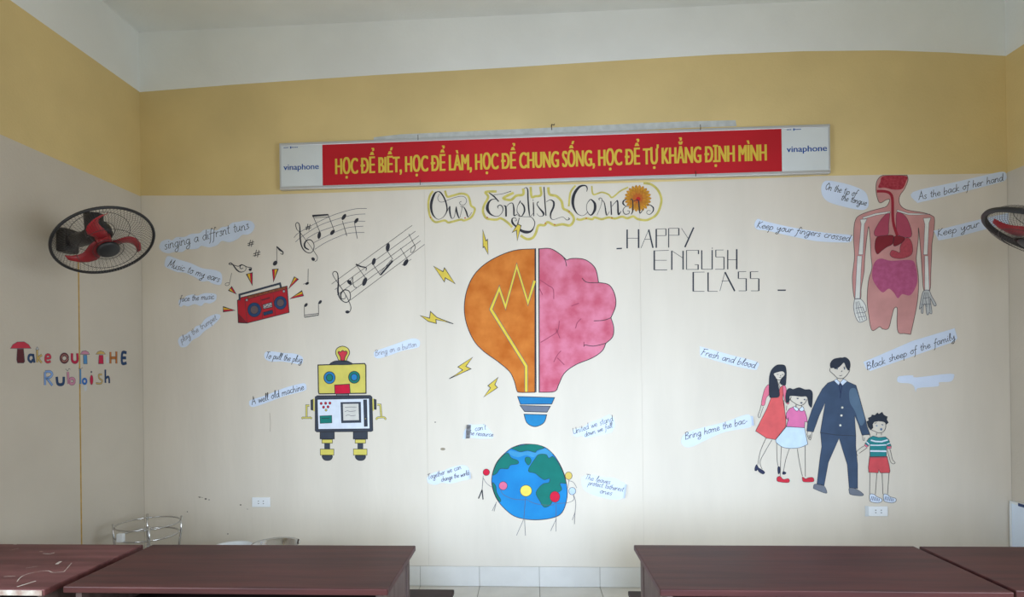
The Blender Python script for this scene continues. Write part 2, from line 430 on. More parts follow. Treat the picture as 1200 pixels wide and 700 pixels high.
for pw, u0, u1, v0 in ((pw1, 332.5, 373.5, 199.5), (pw2, 922, 969, 178.5)):
    a = PF.to2(u0, v0); b = PF.to2(u1, v0)
    text_mesh('vinaphone', M_blue, a.x, b.x, a.y, a.y + .042, BY - .0006, 'logo', pw, .03, 'h')
    a = PF.to2(u0 + 0, v0 - 25); b = PF.to2(u0 + 17 , v0 - 25)
    mb = MB()
    for k in range(9):
        if k in (3,): continue
        xx = a.x + (b.x - a.x) * k / 9; hh = .016 if k == 4 else .006
        mb.add([(xx, BY - .0006, a.y + .008 - hh / 2), (xx + .009, BY - .0006, a.y + .008 - hh / 2), (xx + .009, BY - .0006, a.y + .008 + hh / 2), (xx, BY - .0006, a.y + .008 + hh / 2)], [[0, 1, 2, 3]], M_blue)
    mb.build('small_mark', pw)
M_rust = mat('dark_wire', (70, 60, 55), rough=.6, metal=.4)
for u, v in ((490, 162), (492.5, 214.5), (820.5, 150), (815, 204.5)):
    a = PF.to2(u, v); MB().tube([(a.x, BY - .006, a.y - .016), (a.x + .001, BY - .0075, a.y), (a.x, BY - .006, a.y + .022)], .0022, M_rust, 6).build('wire_tie', ban)
# white plaster streak above the banner, a nail
mb = MB(); pts = [(438, 161), (470, 157.5), (560, 153.5), (650, 149.5), (740, 145), (800, 142.5), (862, 141), (863, 148), (800, 150), (650, 158), (540, 163), (438, 168)]
fill(mb, PB, pts, mat('old_plaster', (196, 200, 198), var=.08, scale=20), 3)
tag(mb.build('plaster_streak'), 'thin whitish plaster streak on the yellow wall just above the banner', 'plaster streak')
a = PB.to2(647.5, 149)
mb = MB(); mb.tube([(a.x - .008, D, a.y + .008), (a.x - .008, D - .03, a.y + .008), (a.x + .012, D - .03, a.y + .002), (a.x + .012, D - .03, a.y + .012)], .003, M_rust, 6).tube([(a.x - .008, D - .004, a.y + .012), (a.x - .006, D - .004, a.y - .022)], .0025, M_rust, 6)
tag(mb.build('nail'), 'bent rusty nail in the yellow wall above the middle of the banner', 'nail')
# ------------------------------------------------------------------ wall fans
def basis(n, spin=0.):
    n = Vector(n).normalized(); a = n.cross(Vector((0, 0, 1))).normalized(); b = n.cross(a)
    M4 = Matrix.Identity(4)
    for i in range(3): M4[i][0] = a[i]; M4[i][1] = b[i]; M4[i][2] = n[i]
    return M4 @ Matrix.Rotation(spin, 4, 'Z')
def fan(c, n, r, wall_pt, wall_n, label, spin, rim_r=.008, hand=1):
    c = Vector(c); M4 = Matrix.Translation(c) @ basis(n, spin); L = lambda x, y, z: M4 @ Vector((x, y, z))
    wp = Vector(wall_pt); wn = Vector(wall_n)
    root = empty('wall_fan', wp, label, 'fan', 'wall fans')
    # bracket
    mb = MB(); y_, z_ = wp.y, wp.z; x0, x1 = sorted((wp.x + wn.x * .001, wp.x + wn.x * .07))
    mb.box((x0, y_ - .06, z_ - .075), (x1, y_ + .06, z_ + .075), M_black, .014); mb.build('wall_bracket', root)
    mb = MB(); s_ = Vector((wp.x + wn.x * .066, y_, z_)); e2 = L(0, 0, -.075)
    mid = s_.lerp(e2, .5) + Vector((0, 0, -.01))
    mb.tube([s_, s_.lerp(mid, .5), mid, e2], [.034, .046, .042, .05], M_black, 14); mb.build('arm', root)
    mb = MB(); mb.lathe([(0, -.03), (.045, -.032), (.058, -.045), (.062, -.085), (.05, -.115), (0, -.12)], M4, M_black, 24); mb.build('motor_housing', root)
    gp = e2 + Vector((-wn.x * .05, .02, .045))
    mb = MB(); mb.tube([gp + Vector((0, 0, -.07)), gp + Vector((0, 0, .0)), gp + Vector((0, 0, .06))], [.04, .046, .05], M_black, 12); mb.build('gear_housing', root)
    # grille: rim + front and rear cages
    mb = MB(); R_ = r
    mb.tube([L(R_ * math.cos(t), R_ * math.sin(t), 0) for t in (2 * math.pi * k / 64 for k in range(64))], rim_r, M_black, 8, True)
    rim = mb.build('grille_rim', root)
    for nm, zz, rh in (('front_grille', .062, .055), ('rear_grille', -.075, .07)):
        mb = MB(); N = 90 if nm[0] == 'f' else 72
        for k in range(N):
            t = 2 * math.pi * k / N; pr = [(rh, zz), (.6 * R_, zz * .93), (.87 * R_, zz * .6), (R_ - .003, 0)]
            mb.tube([L(q * math.cos(t), q * math.sin(t), z) for q, z in pr], .0009, M_wire, 3)
        for rr, zz2 in ((.6 * R_, zz * .93), (.3 * R_, zz)):
            mb.tube([L(rr * math.cos(t), rr * math.sin(t), zz2) for t in (2 * math.pi * k / 48 for k in range(48))], .0016, M_wire, 5, True)
        mb.build(nm, root)
    MB().lathe([(0, .075), (.045, .074), (.056, .068), (.058, .058), (.0, .054)], M4, M_black, 28).build('hub_badge', root)
    hub = MB().lathe([(0, .03), (.025, .028), (.036, .015), (.04, -.03), (0, -.03)], M4, M_fanred, 20).build('blade_hub', root)
    for k in range(3):
        MR = M4 @ Matrix.Rotation(2 * math.pi * k / 3, 4, 'Z'); vs = []; n1 = 9; n2 = 5
        for i in range(n1):
            s = i / (n1 - 1); rad = .03 + s * (R_ * .82 - .03)
            wd_ = .030 + .048 * math.sin(math.pi * min(1, s * .78 + .12)) * (1 if s < .85 else 1 - .6 * (s - .85) / .15)
            sweep = .55 * math.sin(math.pi * s) * .9 - .12
            for j in range(n2):
                t = j / (n2 - 1) - .5; ang = sweep + t * wd_ / rad * .95 if rad > .05 else sweep + t * 1.1
                zt = t * wd_ * .30 * hand + .006 * math.cos(t * 3)
                vs.append(MR @ Vector((rad * math.cos(ang), rad * math.sin(ang), zt)))
        fs = [[i * n2 + j, i * n2 + j + 1, (i + 1) * n2 + j + 1, (i + 1) * n2 + j] for i in range(n1 - 1) for j in range(n2 - 1)]
        nv = len(vs); back = [v - (M4.to_3x3() @ Vector((0, 0, .003))) for v in vs]
        fs2 = [[nv + q for q in f[::-1]] for f in fs]
        edge = [i * n2 for i in range(n1)] + [(n1 - 1) * n2 + j for j in range(1, n2)] + [i * n2 + n2 - 1 for i in range(n1 - 2, -1, -1)] + [j for j in range(n2 - 2, 0, -1)]
        fs3 = [[edge[i], edge[(i + 1) % len(edge)], nv + edge[(i + 1) % len(edge)], nv + edge[i]] for i in range(len(edge))]
        MB().add(vs + back, fs + fs2 + fs3, M_fanred, True).build('blade', root)
    return root
FN = (.55, -.25, -.80)
wl = LW.to2(73, 283)
fan((.60, 3.181, 2.334), FN, .252, (0, wl.x, wl.y), (1, 0, 0), 'black caged wall fan with red blades, hung on the left wall', math.radians(60))
fan((5.638, 3.322, 2.28), (-.51, .16, -.85), .252, (W, 3.62, 2.36), (-1, 0, 0), 'black caged wall fan cut by the right edge of the picture', math.radians(60), .015)
# ------------------------------------------------------------------ left wall: conduit and letters
a = LW.to2(93, 318); b = LW.to2(94.5, 638)
mb = MB(); yc = 3.752; M_cond = mat('yellow_conduit', (196, 160, 85), var=.15, scale=20)
mb.box((0, yc - .006, .3), (.0002, yc + .006, 2.34), M_cond)
tag(mb.build('yellow_stripe'), 'thin yellow paint stripe running down the left wall below the fan', 'stripe')
zl = Z(0, 390, 7.5)
rub = painting('painted_lettering', 80, 430, 'colourful hand-painted words TAKE OUT THE RUBBISH on the left wall', pl=LW)
def letter(strokes, w, m, extra=None):
    mb = MB()
    for st in strokes:
        st = zl(st); st = spline(st, False, 4) if len(st) > 2 else st
        ribbon(mb, LW, st, w / 7.5 + .9, M_ink2, 2); ribbon(mb, LW, st, w / 7.5, m, 4)
    if extra: extra(mb)
    return mb.build('letter', rub)
def patch(pts, m, lay=5): return lambda mb: (fill(mb, LW, zl(pts), m, lay), ribbon(mb, LW, zl(pts), .5, M_ink2, lay + 1, True))
def both(*fs): return lambda mb: [f(mb) for f in fs]
C = {'maroon': P('maroon', 95, 45, 52), 'crimson': P('crimson', 190, 40, 75), 'lred': P('red', 200, 60, 80), 'navy': P('navy', 45, 70, 110), 'ochre': P('ochre', 205, 175, 105), 'lblue': P('sky', 130, 165, 220), 'mid': P('mid', 85, 140, 190), 'lpink': P('lilac', 205, 140, 165), 'orange': P('brown_orange', 190, 120, 65), 'mix': P('mix', 175, 120, 115, var=.4, sc=60), 'cobalt': P('cobalt', 60, 110, 185), 'pw': P('patch_white', 200, 205, 210)}
letter([], 0, None, both(patch([(90, 140), (110, 105), (150, 82), (210, 80), (250, 105), (271, 138)], C['lred']), patch([(150, 143), (205, 143), (216, 255), (205, 268), (152, 268), (144, 240)], C['maroon'])))
letter([[(292, 198), (258, 198), (250, 235), (272, 258), (290, 235)], [(290, 188), (302, 265)]], 17, C['navy'])
letter([[(325, 150), (327, 262)], [(368, 196), (338, 222), (366, 266)]], 15, C['ochre'], patch([(312, 150), (325, 125), (340, 150)], C['pw']))
letter([[(402, 228), (440, 222), (432, 196), (405, 200), (398, 240), (415, 260), (445, 252)]], 17, C['lred'])
letter([circ(565, 225, 29, 33) + [(594, 225)]], 26, C['maroon'], lambda mb: ribbon(mb, LW, zl(circ(565, 225, 27, 30)), 1.6, C['mix'], 6, True))
letter([[(632, 182), (634, 245), (658, 262), (680, 245), (678, 182)]], 22, C['crimson'])
letter([], 0, None, both(patch([(705, 190), (720, 165), (750, 158), (775, 172), (784, 192)], C['lpink']), patch([(731, 198), (762, 198), (766, 275), (732, 275)], C['mid'])))
letter([], 0, None, both(patch([(840, 190), (858, 168), (885, 160), (910, 170), (926, 190)], C['ochre']), patch([(868, 198), (905, 198), (908, 275), (864, 275)], C['crimson'])))
letter([[(970, 170), (970, 272)], [(1022, 166), (1022, 272)], [(970, 222), (1022, 222)]], 20, C['orange'])
letter([[(1112, 178), (1075, 178), (1073, 268), (1112, 266)], [(1075, 222), (1108, 222)]], 21, C['navy'])
letter([[(395, 348), (395, 462)], [(395, 345), (440, 343), (458, 368), (435, 395), (398, 400)], [(412, 402), (460, 465)]], 18, C['lblue'])
letter([[(498, 388), (505, 445), (530, 458), (556, 445), (560, 388)]], 22, C['navy'])
letter([[(595, 345), (602, 452)], circ(632, 427, 22, 24) + [(654, 427)], ], 22, C['lpink'], lambda mb: ribbon(mb, LW, zl([(575, 318), (592, 338), (606, 316), (618, 325)]), .6, M_ink2, 3))
letter([[(705, 322), (706, 452)]], 15, C['mid'], lambda mb: (ribbon(mb, LW, zl(circ(742, 428, 17, 22)), 2.6, C['cobalt'], 6, True), ribbon(mb, LW, zl([(688, 312), (704, 322), (726, 308)]), .6, M_ink2, 3)))
letter([], 0, None, both(patch(circ(803, 416, 14, 43), C['crimson']), patch(circ(801, 346, 6, 7), M_ink2)))
letter([[(896, 368), (868, 372), (872, 402), (898, 422), (884, 448), (842, 444)]], 11, C['ochre'])
letter([[(925, 325), (926, 442)], [(928, 402), (948, 388), (958, 405), (960, 445)]], 15, C['navy'])
for k, (pts, lab) in enumerate((([(930, 215), (950, 210), (956, 262), (936, 270)], 'small white scuff beside the painted letter H on the left wall'), ([(735, 465), (765, 465), (762, 505), (748, 518), (738, 490)], 'small white scuff under the painted word RUBBISH on the left wall'))):
    mb = MB(); fill(mb, LW, zl(pts), C['pw'], 1); tag(mb.build('scuff_mark'), lab, 'scuff')
# ------------------------------------------------------------------ handwriting strokes (x-height 1, ascender 2, descender -1)
FNT = {
'a': (1.0, [[(.7, .85), (.35, 1), (0, .5), (.3, 0), (.68, .5), (.75, 1), (.74, .2), (.95, .05)]]), 'b': (.95, [[(.08, 2), (0, .1), (.35, 0), (.72, .5), (.45, .95), (.05, .6)]]),
'c': (.85, [[(.7, .85), (.35, 1), (0, .5), (.3, 0), (.78, .25)]]), 'd': (1.0, [[(.7, .85), (.35, 1), (0, .5), (.3, 0), (.68, .5), (.82, 2), (.75, .2), (.95, .05)]]),
'e': (.85, [[(.05, .4), (.65, .65), (.4, 1), (0, .5), (.3, 0), (.78, .25)]]), 'f': (.7, [[(.75, 1.75), (.5, 2), (.3, 1.2), (.15, -.5), (-.1, -1)], [(-.05, .9), (.6, 1)]]),
'g': (1.0, [[(.7, .85), (.35, 1), (0, .5), (.35, .05), (.7, .5), (.74, 1), (.68, -.6), (.3, -1), (0, -.6), (.9, .1)]]), 'h': (.95, [[(.12, 2), (0, 0)], [(.03, .5), (.4, 1), (.62, .7), (.62, .1), (.85, .05)]]),
'i': (.42, [[(.12, 1), (.08, .2), (.35, .05)], [(.15, 1.4), (.2, 1.55)]]), 'k': (.8, [[(.1, 2), (0, 0)], [(.6, 1), (.05, .5), (.68, 0)]]), 'l': (.5, [[(.05, .3), (.4, 1.8), (.22, 2), (.1, .3), (.42, .05)]]),
'm': (1.35, [[(.02, 1), (0, 0)], [(.03, .6), (.35, 1), (.52, .7), (.52, 0)], [(.55, .6), (.85, 1), (1.04, .7), (1.04, .1), (1.25, .05)]]), 'n': (.95, [[(.02, 1), (0, 0)], [(.03, .6), (.4, 1), (.62, .7), (.62, .1), (.85, .05)]]),
'o': (.9, [[(.4, 1), (0, .5), (.35, 0), (.72, .5), (.4, 1), (.85, .9)]]), 'p': (.85, [[(.08, 1), (-.05, -1)], [(.03, .6), (.4, 1), (.7, .5), (.35, 0), (0, .3)]]),
'r': (.68, [[(.02, 1), (0, 0)], [(.03, .6), (.3, 1), (.58, .9)]]), 's': (.72, [[(.6, .85), (.35, 1), (.12, .75), (.5, .3), (.3, 0), (0, .15)]]), 't': (.6, [[(.25, 1.7), (.18, .2), (.5, .05)], [(-.05, 1.1), (.5, 1.2)]]),
'u': (1.0, [[(0, 1), (.05, .2), (.3, 0), (.6, .4), (.66, 1), (.66, .2), (.9, .05)]]), 'v': (.75, [[(0, 1), (.3, 0), (.62, 1)]]), 'w': (1.1, [[(0, 1), (.2, 0), (.48, .8), (.7, 0), (1, 1)]]),
'3': (.72, [[(.05, .9), (.45, 1), (.3, .55), (.6, .3), (.25, 0), (0, .1)]]), 'y': (.95, [[(0, 1), (.1, .35), (.4, .3), (.66, 1), (.6, -.6), (.3, -1), (.05, -.7), (.9, .1)]]), "'": (.3, [[(.1, 2), (.05, 1.6)]]), '-': (.5, [[(0, .5), (.4, .5)]]),
'A': (1.25, [[(0, 0), (.6, 2), (.62, 2), (1.1, 0)], [(.2, .8), (.98, .85)]]), 'B': (1.2, [[(.15, 2), (.05, 0)], [(0, 1.85), (.6, 2), (.8, 1.5), (.2, 1.05), (.9, .8), (.8, .1), (0, 0)]]),
'F': (1.0, [[(.15, 1.95), (0, 0)], [(-.1, 1.9), (.95, 2.05)], [(.05, 1.05), (.6, 1.1)]]), 'K': (1.0, [[(.1, 2), (0, 0)], [(.8, 2), (.05, .9), (.85, 0)]]),
'M': (1.4, [[(0, 0), (.2, 1.9), (.22, 1.9), (.55, .6), (1, 2), (1.02, 2), (1.15, 0)]]), 'O': (1.15, [[(.5, 2), (0, 1), (.45, 0), (1, 1), (.5, 2), (.3, 1.6)]]), 'T': (1.05, [[(.55, 2), (.45, 0)], [(0, 1.9), (1.1, 2.05)]]),
'U': (1.2, [[(0, 2), (.1, .3), (.5, 0), (.9, .5), (1, 2), (.98, .2), (1.15, 0)]]), ' ': (.75, []),
}
def write(parent, items, zf, m, w=.75, slant=.18, lay=9, name='handwriting'):
    """items: (text, (x0,y0), (x1,y1) base line ends, x-height) in zoom px"""
    for txt, p0, p1, xh in items:
        mb = MB()
        p0, p1 = zf([p0])[0], zf([p1])[0]; xh = xh
        d = Vector((p1[0] - p0[0], p1[1] - p0[1])); Ln = d.length; d.normalize(); up = Vector((d.y, -d.x))
        if up.y > 0: up = -up
        tot = sum(FNT[c][0] for c in txt); k = Ln / tot; cur = 0.
        for c in txt:
            adv, strokes = FNT[c]; jit = random.uniform(-.06, .06)
            for st in strokes:
                pts = [tuple(Vector(p0) + d * ((cur + x + slant * y) * k) + up * ((y + jit) * xh)) for x, y in st]
                if len(pts) > 2: pts = spline(pts, False, 4)
                ribbon(mb, BW, pts, w, m, lay)
            cur += adv
        mb.build(name, parent)
def paper(pts, zf, label, items, ink=M_ink, w=.65, smooth=True, curl=None):
    px = zf(pts); cx = sum(p[0] for p in px) / len(px); cy = sum(p[1] for p in px) / len(px)
    root = painting('paper_label', cx, cy, label, 'paper label', 'cut-out paper labels on the back wall')
    pp = spline(px, True, 4) if smooth else px
    q = [BW.to2(*p) for p in pp]; mb = MB(); n = len(q); th = 8 * LAY
    tris = tessellate_polygon([[Vector((a.x, a.y, 0)) for a in q]])
    vf = [BW.p3(a, th) for a in q]; vb = [BW.p3(a, 0) for a in q]
    fs = []
    for t in tris:
        nn = (vf[t[1]] - vf[t[0]]).cross(vf[t[2]] - vf[t[0]]); fs.append(list(t) if nn.y < 0 else [t[0], t[2], t[1]])
    mb.add(vf + vb, fs + [[i, (i + 1) % n, n + (i + 1) % n, n + i] for i in range(n)], M_paper)
    mb.build('paper', root)
    if items: write(root, items, zf, ink, w)
    if curl:
        a, b, dx, m_ = curl; mb = MB(); a, b = zf([a])[0], zf([b])[0]; vs = []
        for i in range(7):
            t = i / 6; ang = t * 2.4
            off = th + .012 * (1 - math.cos(ang)); sh = dx * math.sin(ang)
            for e in (a, b):
                g_ = BW.to2(e[0] + sh, e[1]); vs.append(BW.p3(g_, off))
        mb.add(vs, [[2 * i, 2 * i + 1, 2 * i + 3, 2 * i + 2] for i in range(6)], m_, True); tag(mb.build('curled_edge', root), 'paper edge curling off the wall')
    return root
z3 = Z(180, 240, 7.5); z4 = Z(180, 310, 6.667); zr = Z(290, 395, 4.667); ze = Z(490, 480, 4.668); za = Z(870, 195, 3.415); zf_ = Z(790, 380, 3.044)
paper([(50, 370), (75, 322), (130, 305), (165, 313), (200, 287), (275, 283), (330, 258), (405, 250), (440, 224), (510, 215), (555, 226), (600, 198), (650, 190), (690, 160), (750, 150), (800, 140), (860, 147), (888, 185), (870, 235), (830, 262), (780, 266), (740, 300), (670, 330), (600, 319), (560, 355), (490, 375), (420, 362), (390, 385), (330, 392), (290, 391), (250, 415), (180, 416), (130, 428), (75, 410)], z3, 'cloud-edged paper label reading singing a different tune, topmost at left', [('singing a diffr3nt tun3', (100, 395), (845, 212), 5.6)])
paper([(196.7, 300.3), (210, 304.5), (224, 308.7), (237, 314.5), (252, 316.7), (258.7, 320), (260.3, 326), (259, 333), (255, 334), (248, 332), (244, 329.5), (236, 330), (230, 325.8), (217, 320), (208, 319), (200, 316), (194, 313), (193, 309)], ident, 'slanting paper label reading Music to my ears', [('Music to my ears', (196.5, 312.5), (257, 331), 4.3)])
paper([(200, 280), (240, 265), (260, 246), (310, 235), (340, 245), (400, 226), (480, 230), (492, 255), (480, 285), (440, 305), (400, 301), (370, 325), (320, 311), (270, 328), (235, 320), (215, 332), (200, 318)], z4, 'small paper label reading face the music', [('face the music', (205, 292), (475, 270), 3.6)], M_ink2)
paper([(195, 585), (215, 560), (250, 548), (280, 525), (310, 515), (330, 485), (370, 470), (400, 430), (440, 405), (490, 388), (522, 398), (510, 430), (460, 480), (400, 520), (360, 560), (330, 578), (300, 595), (260, 640), (215, 647), (195, 615)], z4, 'steeply slanting paper label reading play the trumpet', [('play the trumpet', (222, 612), (500, 428), 3.4)], M_ink3)
paper([(92, 100), (102, 82), (140, 80), (200, 88), (260, 92), (300, 110), (302, 140), (285, 150), (240, 142), (190, 135), (130, 135), (100, 122)], zr, 'paper label reading To pull the plug, left of the robot head', [('To pull the plug', (98, 116), (300, 140), 3.8)])
paper([(10, 362), (20, 345), (100, 320), (200, 280), (290, 256), (315, 256), (323, 275), (310, 295), (200, 325), (120, 355), (40, 382), (15, 378)], zr, 'paper label reading A well old machine, left of the robot body', [('A well old machine', (25, 372), (312, 287), 4)])
paper([(693, 97), (700, 78), (780, 50), (870, 18), (910, 9), (940, 20), (942, 45), (925, 60), (850, 75), (780, 100), (720, 117), (697, 111)], zr, 'pale paper label reading Bring on a button, right of the robot head', [('Bring on a button', (700, 104), (928, 52), 3.3)], M_ink3, .6)
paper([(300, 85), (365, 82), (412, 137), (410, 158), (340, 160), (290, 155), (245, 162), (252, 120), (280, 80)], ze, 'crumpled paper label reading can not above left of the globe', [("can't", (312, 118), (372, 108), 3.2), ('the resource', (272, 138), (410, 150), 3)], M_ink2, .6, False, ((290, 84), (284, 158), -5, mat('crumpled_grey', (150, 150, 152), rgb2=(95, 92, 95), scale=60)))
paper([(845, 110), (850, 145), (870, 151), (890, 142), (920, 156), (1000, 140), (1060, 125), (1077, 90), (1070, 45), (1045, 28), (1000, 50), (940, 72), (900, 98)], ze, 'jagged paper label reading United we stand, above right of the globe', [('United we stand', (850, 135), (1068, 62), 3.6), ('down we fall', (912, 150), (1065, 98), 3)], M_ink2, .6, False)
paper([(50, 385), (60, 405), (95, 412), (130, 401), (180, 405), (240, 390), (285, 375), (275, 320), (240, 305), (180, 318), (140, 335), (90, 345), (55, 365)], ze, 'paper label reading Together we can change the world, left of the globe', [('Together we can', (55, 385), (238, 325), 3.2), ('change the world', (128, 395), (280, 358), 2.8)], M_ink2, .6, True, ((279, 343), (283, 378), 1.6, M_paper))
paper([(893, 385), (905, 366), (950, 358), (1010, 370), (1070, 375), (1110, 395), (1135, 412), (1130, 460), (1110, 490), (1060, 492), (1000, 480), (950, 465), (905, 435)], ze, 'rounded paper label of three lines starting The leaves, right of the globe', [('The leaves', (910, 382), (1050, 410), 3.2), ('protect tatherest', (930, 413), (1122, 450), 3), ('ones', (992, 458), (1060, 470), 3)], M_ink2, .6, True, ((1128, 410), (1118, 485), 2.5, M_paper))
paper([(315, 90), (325, 63), (350, 58), (420, 72), (480, 95), (500, 120), (503, 160), (480, 175), (420, 165), (350, 145), (323, 122)], za, 'rounded paper label reading On the tip of the tongue, left of the anatomy figure head', [('On the tip of', (330, 92), (455, 122), 4.2), ('the tongue', (393, 135), (495, 158), 3.8)])
paper([(682, 103), (850, 64), (960, 38), (1040, 22), (1055, 35), (1052, 55), (1010, 70), (850, 111), (720, 142), (697, 143)], za, 'long paper label reading As the back of her hand, right of the anatomy figure head', [('As the back of her hand', (705, 136), (1045, 57), 4.2)])
paper([(48, 235), (60, 211), (90, 220), (200, 245), (330, 266), (430, 275), (438, 290), (430, 303), (400, 305), (300, 300), (200, 281), (100, 258), (60, 253)], za, 'long paper label reading Keep your fingers crossed, left of the anatomy figure arm', [('Keep your fingers crossed', (57, 246), (430, 300), 4)])
paper([(765, 258), (800, 250), (900, 225), (970, 208), (1060, 188), (1068, 190), (1072, 228), (980, 250), (850, 285), (785, 297)], za, 'paper label reading Keep your, its end hidden behind the right fan', [('Keep your', (782, 282), (950, 242), 4.3)], smooth=False)
paper([(93, 85), (100, 82), (200, 110), (295, 135), (297, 155), (285, 163), (210, 148), (120, 122), (95, 115)], zf_, 'paper label reading Fresh and blood, above left of the painted family', [('Fresh and blood', (96, 110), (288, 158), 4)])
paper([(675, 135), (700, 125), (850, 60), (1000, 15), (1010, 50), (1000, 62), (850, 115), (700, 167), (685, 160)], zf_, 'long paper label reading Black sheep of the family, above right of the painted man', [('Black sheep of the family', (688, 163), (1003, 53), 4)], smooth=False)
paper([(797, 190), (810, 185), (850, 183), (865, 190), (985, 177), (997, 190), (985, 205), (945, 208), (940, 222), (870, 228), (862, 242), (855, 222), (840, 212), (800, 208)], zf_, 'blank white paper scrap under the Black sheep label', [])
paper([(25, 420), (40, 390), (100, 370), (180, 350), (240, 328), (270, 325), (275, 360), (262, 370), (180, 385), (110, 415), (70, 435), (40, 438)], zf_, 'paper label reading Bring home the bac, left of the painted woman', [('Bring home the bac-', (40, 412), (262, 352), 4)], curl=((272, 328), (277, 362), 2, M_paper))
# ------------------------------------------------------------------ robot
zb1 = Z(350, 400, 9.336); zb2 = Z(350, 460, 8.236)
PY = P('robot_yellow', 216, 204, 102); PG = P('charcoal', 62, 68, 80); PW = P('panel_white', 222, 230, 242); PR = P('signal_red', 205, 30, 62); PT = P('teal', 30, 125, 115); PB2 = P('bright_blue', 45, 130, 190)
rb = painting('painted_robot', 401, 540, 'painted yellow and white robot with a light bulb on its head')
shape('bulb', rb, [(445, 212), (425, 180), (405, 130), (420, 80), (480, 55), (540, 80), (557, 130), (535, 180), (515, 215)], PY, zb1)
shape('fist', rb, [(462, 212), (455, 170), (432, 130), (440, 112), (460, 118), (480, 102), (500, 112), (520, 108), (532, 130), (510, 170), (498, 212)], P('fist_red', 205, 60, 75), zb1, lay=3)
shape('cap', rb, [(355, 255), (380, 225), (430, 215), (520, 215), (560, 230), (580, 255)], PG, zb1, lay=3)
shape('head', rb, [(212, 262), (722, 245), (735, 265), (737, 570), (225, 577), (217, 560)], PY, zb1, smooth=False, ow=1.3, lay=1)
for cx_, cy_, c1, c2 in ((338, 400, PB2, PT), (608, 395, PT, PB2)):
    e_ = shape('eye', rb, circ(cx_, cy_, 62, 66), c1, zb1, lay=3, smooth=False); shape('pupil', e_, circ(cx_, cy_, 35, 38), c2, zb1, lay=5, smooth=False)
shape('mouth', rb, [(393, 480), (556, 470), (565, 573), (397, 578)], PR, zb1, smooth=False, lay=3)
shape('neck', rb, [(413, 580), (548, 580), (548, 600), (413, 600)], P('neck_grey', 150, 152, 158), zb1, smooth=False)
shape('body', rb, [(160, 45), (180, 33), (690, 30), (708, 45), (716, 370), (700, 378), (175, 382), (160, 370)], PG, zb2, smooth=False)
shape('chest_panel', rb, [(180, 68), (682, 58), (688, 352), (188, 358)], PW, zb2, smooth=False, lay=4)
for bx, by in ((218, 107), (261, 105), (302, 104), (241, 143), (284, 140)): shape('button', rb, circ(bx, by, 11, 12), PR, zb2, lay=6, smooth=False, ow=.5)
shape('button', rb, circ(265, 171, 10, 11), PY, zb2, lay=6, smooth=False, ow=.5, label='yellow button')
shape('slot', rb, [(205, 228), (320, 223), (322, 295), (208, 300)], PT, zb2, lay=6, smooth=False, ow=.5, extra=lambda mb: ribbon(mb, BW, zb2([(222, 252), (298, 250)]), .6, M_ink, 9))
scr = shape('screen_frame', rb, [(404, 95), (600, 92), (604, 293), (412, 297)], PG, zb2, lay=6, smooth=False, ol=None)
shape('screen', scr, [(427, 112), (578, 110), (583, 268), (432, 272)], P('screen_grey', 214, 212, 205), zb2, lay=7, smooth=False, ol=None, extra=lambda mb: [ribbon(mb, BW, spline(zb2(s), False), .5, M_ink2, 8) for s in ([(448, 145), (500, 142), (558, 143)], [(446, 188), (470, 178), (500, 185), (552, 178)], [(455, 226), (480, 218), (510, 226), (550, 222)])])
shape('vent', rb, [(627, 73), (656, 73), (663, 326), (635, 328)], PG, zb2, lay=6, smooth=False, extra=lambda mb: fill(mb, BW, zb2(circ(646, 255, 4)), PY, 9))
for s, pp in ((-1, ([(118, 75), (137, 70), (137, 172), (120, 168)], [(140, 62), (152, 60), (155, 185), (142, 180)], [(104, 128), (76, 128), (76, 235)], [(36, 243), (58, 246), (97, 246), (120, 243)])), (1, ([(729, 66), (748, 72), (748, 165), (730, 162)], [(712, 60), (724, 62), (728, 178), (716, 178)], [(758, 118), (788, 120), (798, 232)], [(752, 250), (770, 243), (820, 240), (838, 250)]))):
    ar = shape('arm', rb, pp[0], PG, zb2, smooth=False, extra=lambda mb, pp=pp: (fill(mb, BW, zb2(pp[1]), PY, 3), ribbon(mb, BW, zb2(pp[2]), 2.6, M_ink2, 3), ribbon(mb, BW, zb2(pp[2]), 1.6, PY, 4), ribbon(mb, BW, zb2(pp[3]), 2.4, M_ink2, 3), ribbon(mb, BW, zb2(pp[3]), 1.5, PY, 4), fill(mb, BW, zb2(circ(pp[3][0][0], pp[3][0][1] + 6, 11)), M_ink2, 4), fill(mb, BW, zb2(circ(pp[3][0][0], pp[3][0][1] + 6, 8)), PY, 5), fill(mb, BW, zb2(circ(pp[3][-1][0], pp[3][-1][1] + 6, 11)), M_ink2, 4), fill(mb, BW, zb2(circ(pp[3][-1][0], pp[3][-1][1] + 6, 8)), PY, 5)))
for x_ in (0, 320):
    lg = shape('leg', rb, [(207 + x_, 384), (344 + x_, 378), (344 + x_, 450), (207 + x_, 450)], PG, zb2, smooth=False, lay=1, extra=lambda mb, x_=x_: fill(mb, BW, zb2([(248 + x_, 492), (303 + x_, 492), (303 + x_, 548), (248 + x_, 548)]), PG, 2))
    shape('knee_band', lg, [(225 + x_, 455), (326 + x_, 455), (326 + x_, 491), (225 + x_, 491)], PY, zb2, smooth=False, ow=.6)
    shape('ankle_band', lg, [(209 + x_, 548), (340 + x_, 548), (340 + x_, 606), (209 + x_, 606)], PY, zb2, smooth=False, ow=.6)
    shape('foot', lg, [(235 + x_, 610), (318 + x_, 610), (322 + x_, 635), (300 + x_, 655), (255 + x_, 655), (230 + x_, 632)], PG, zb2)
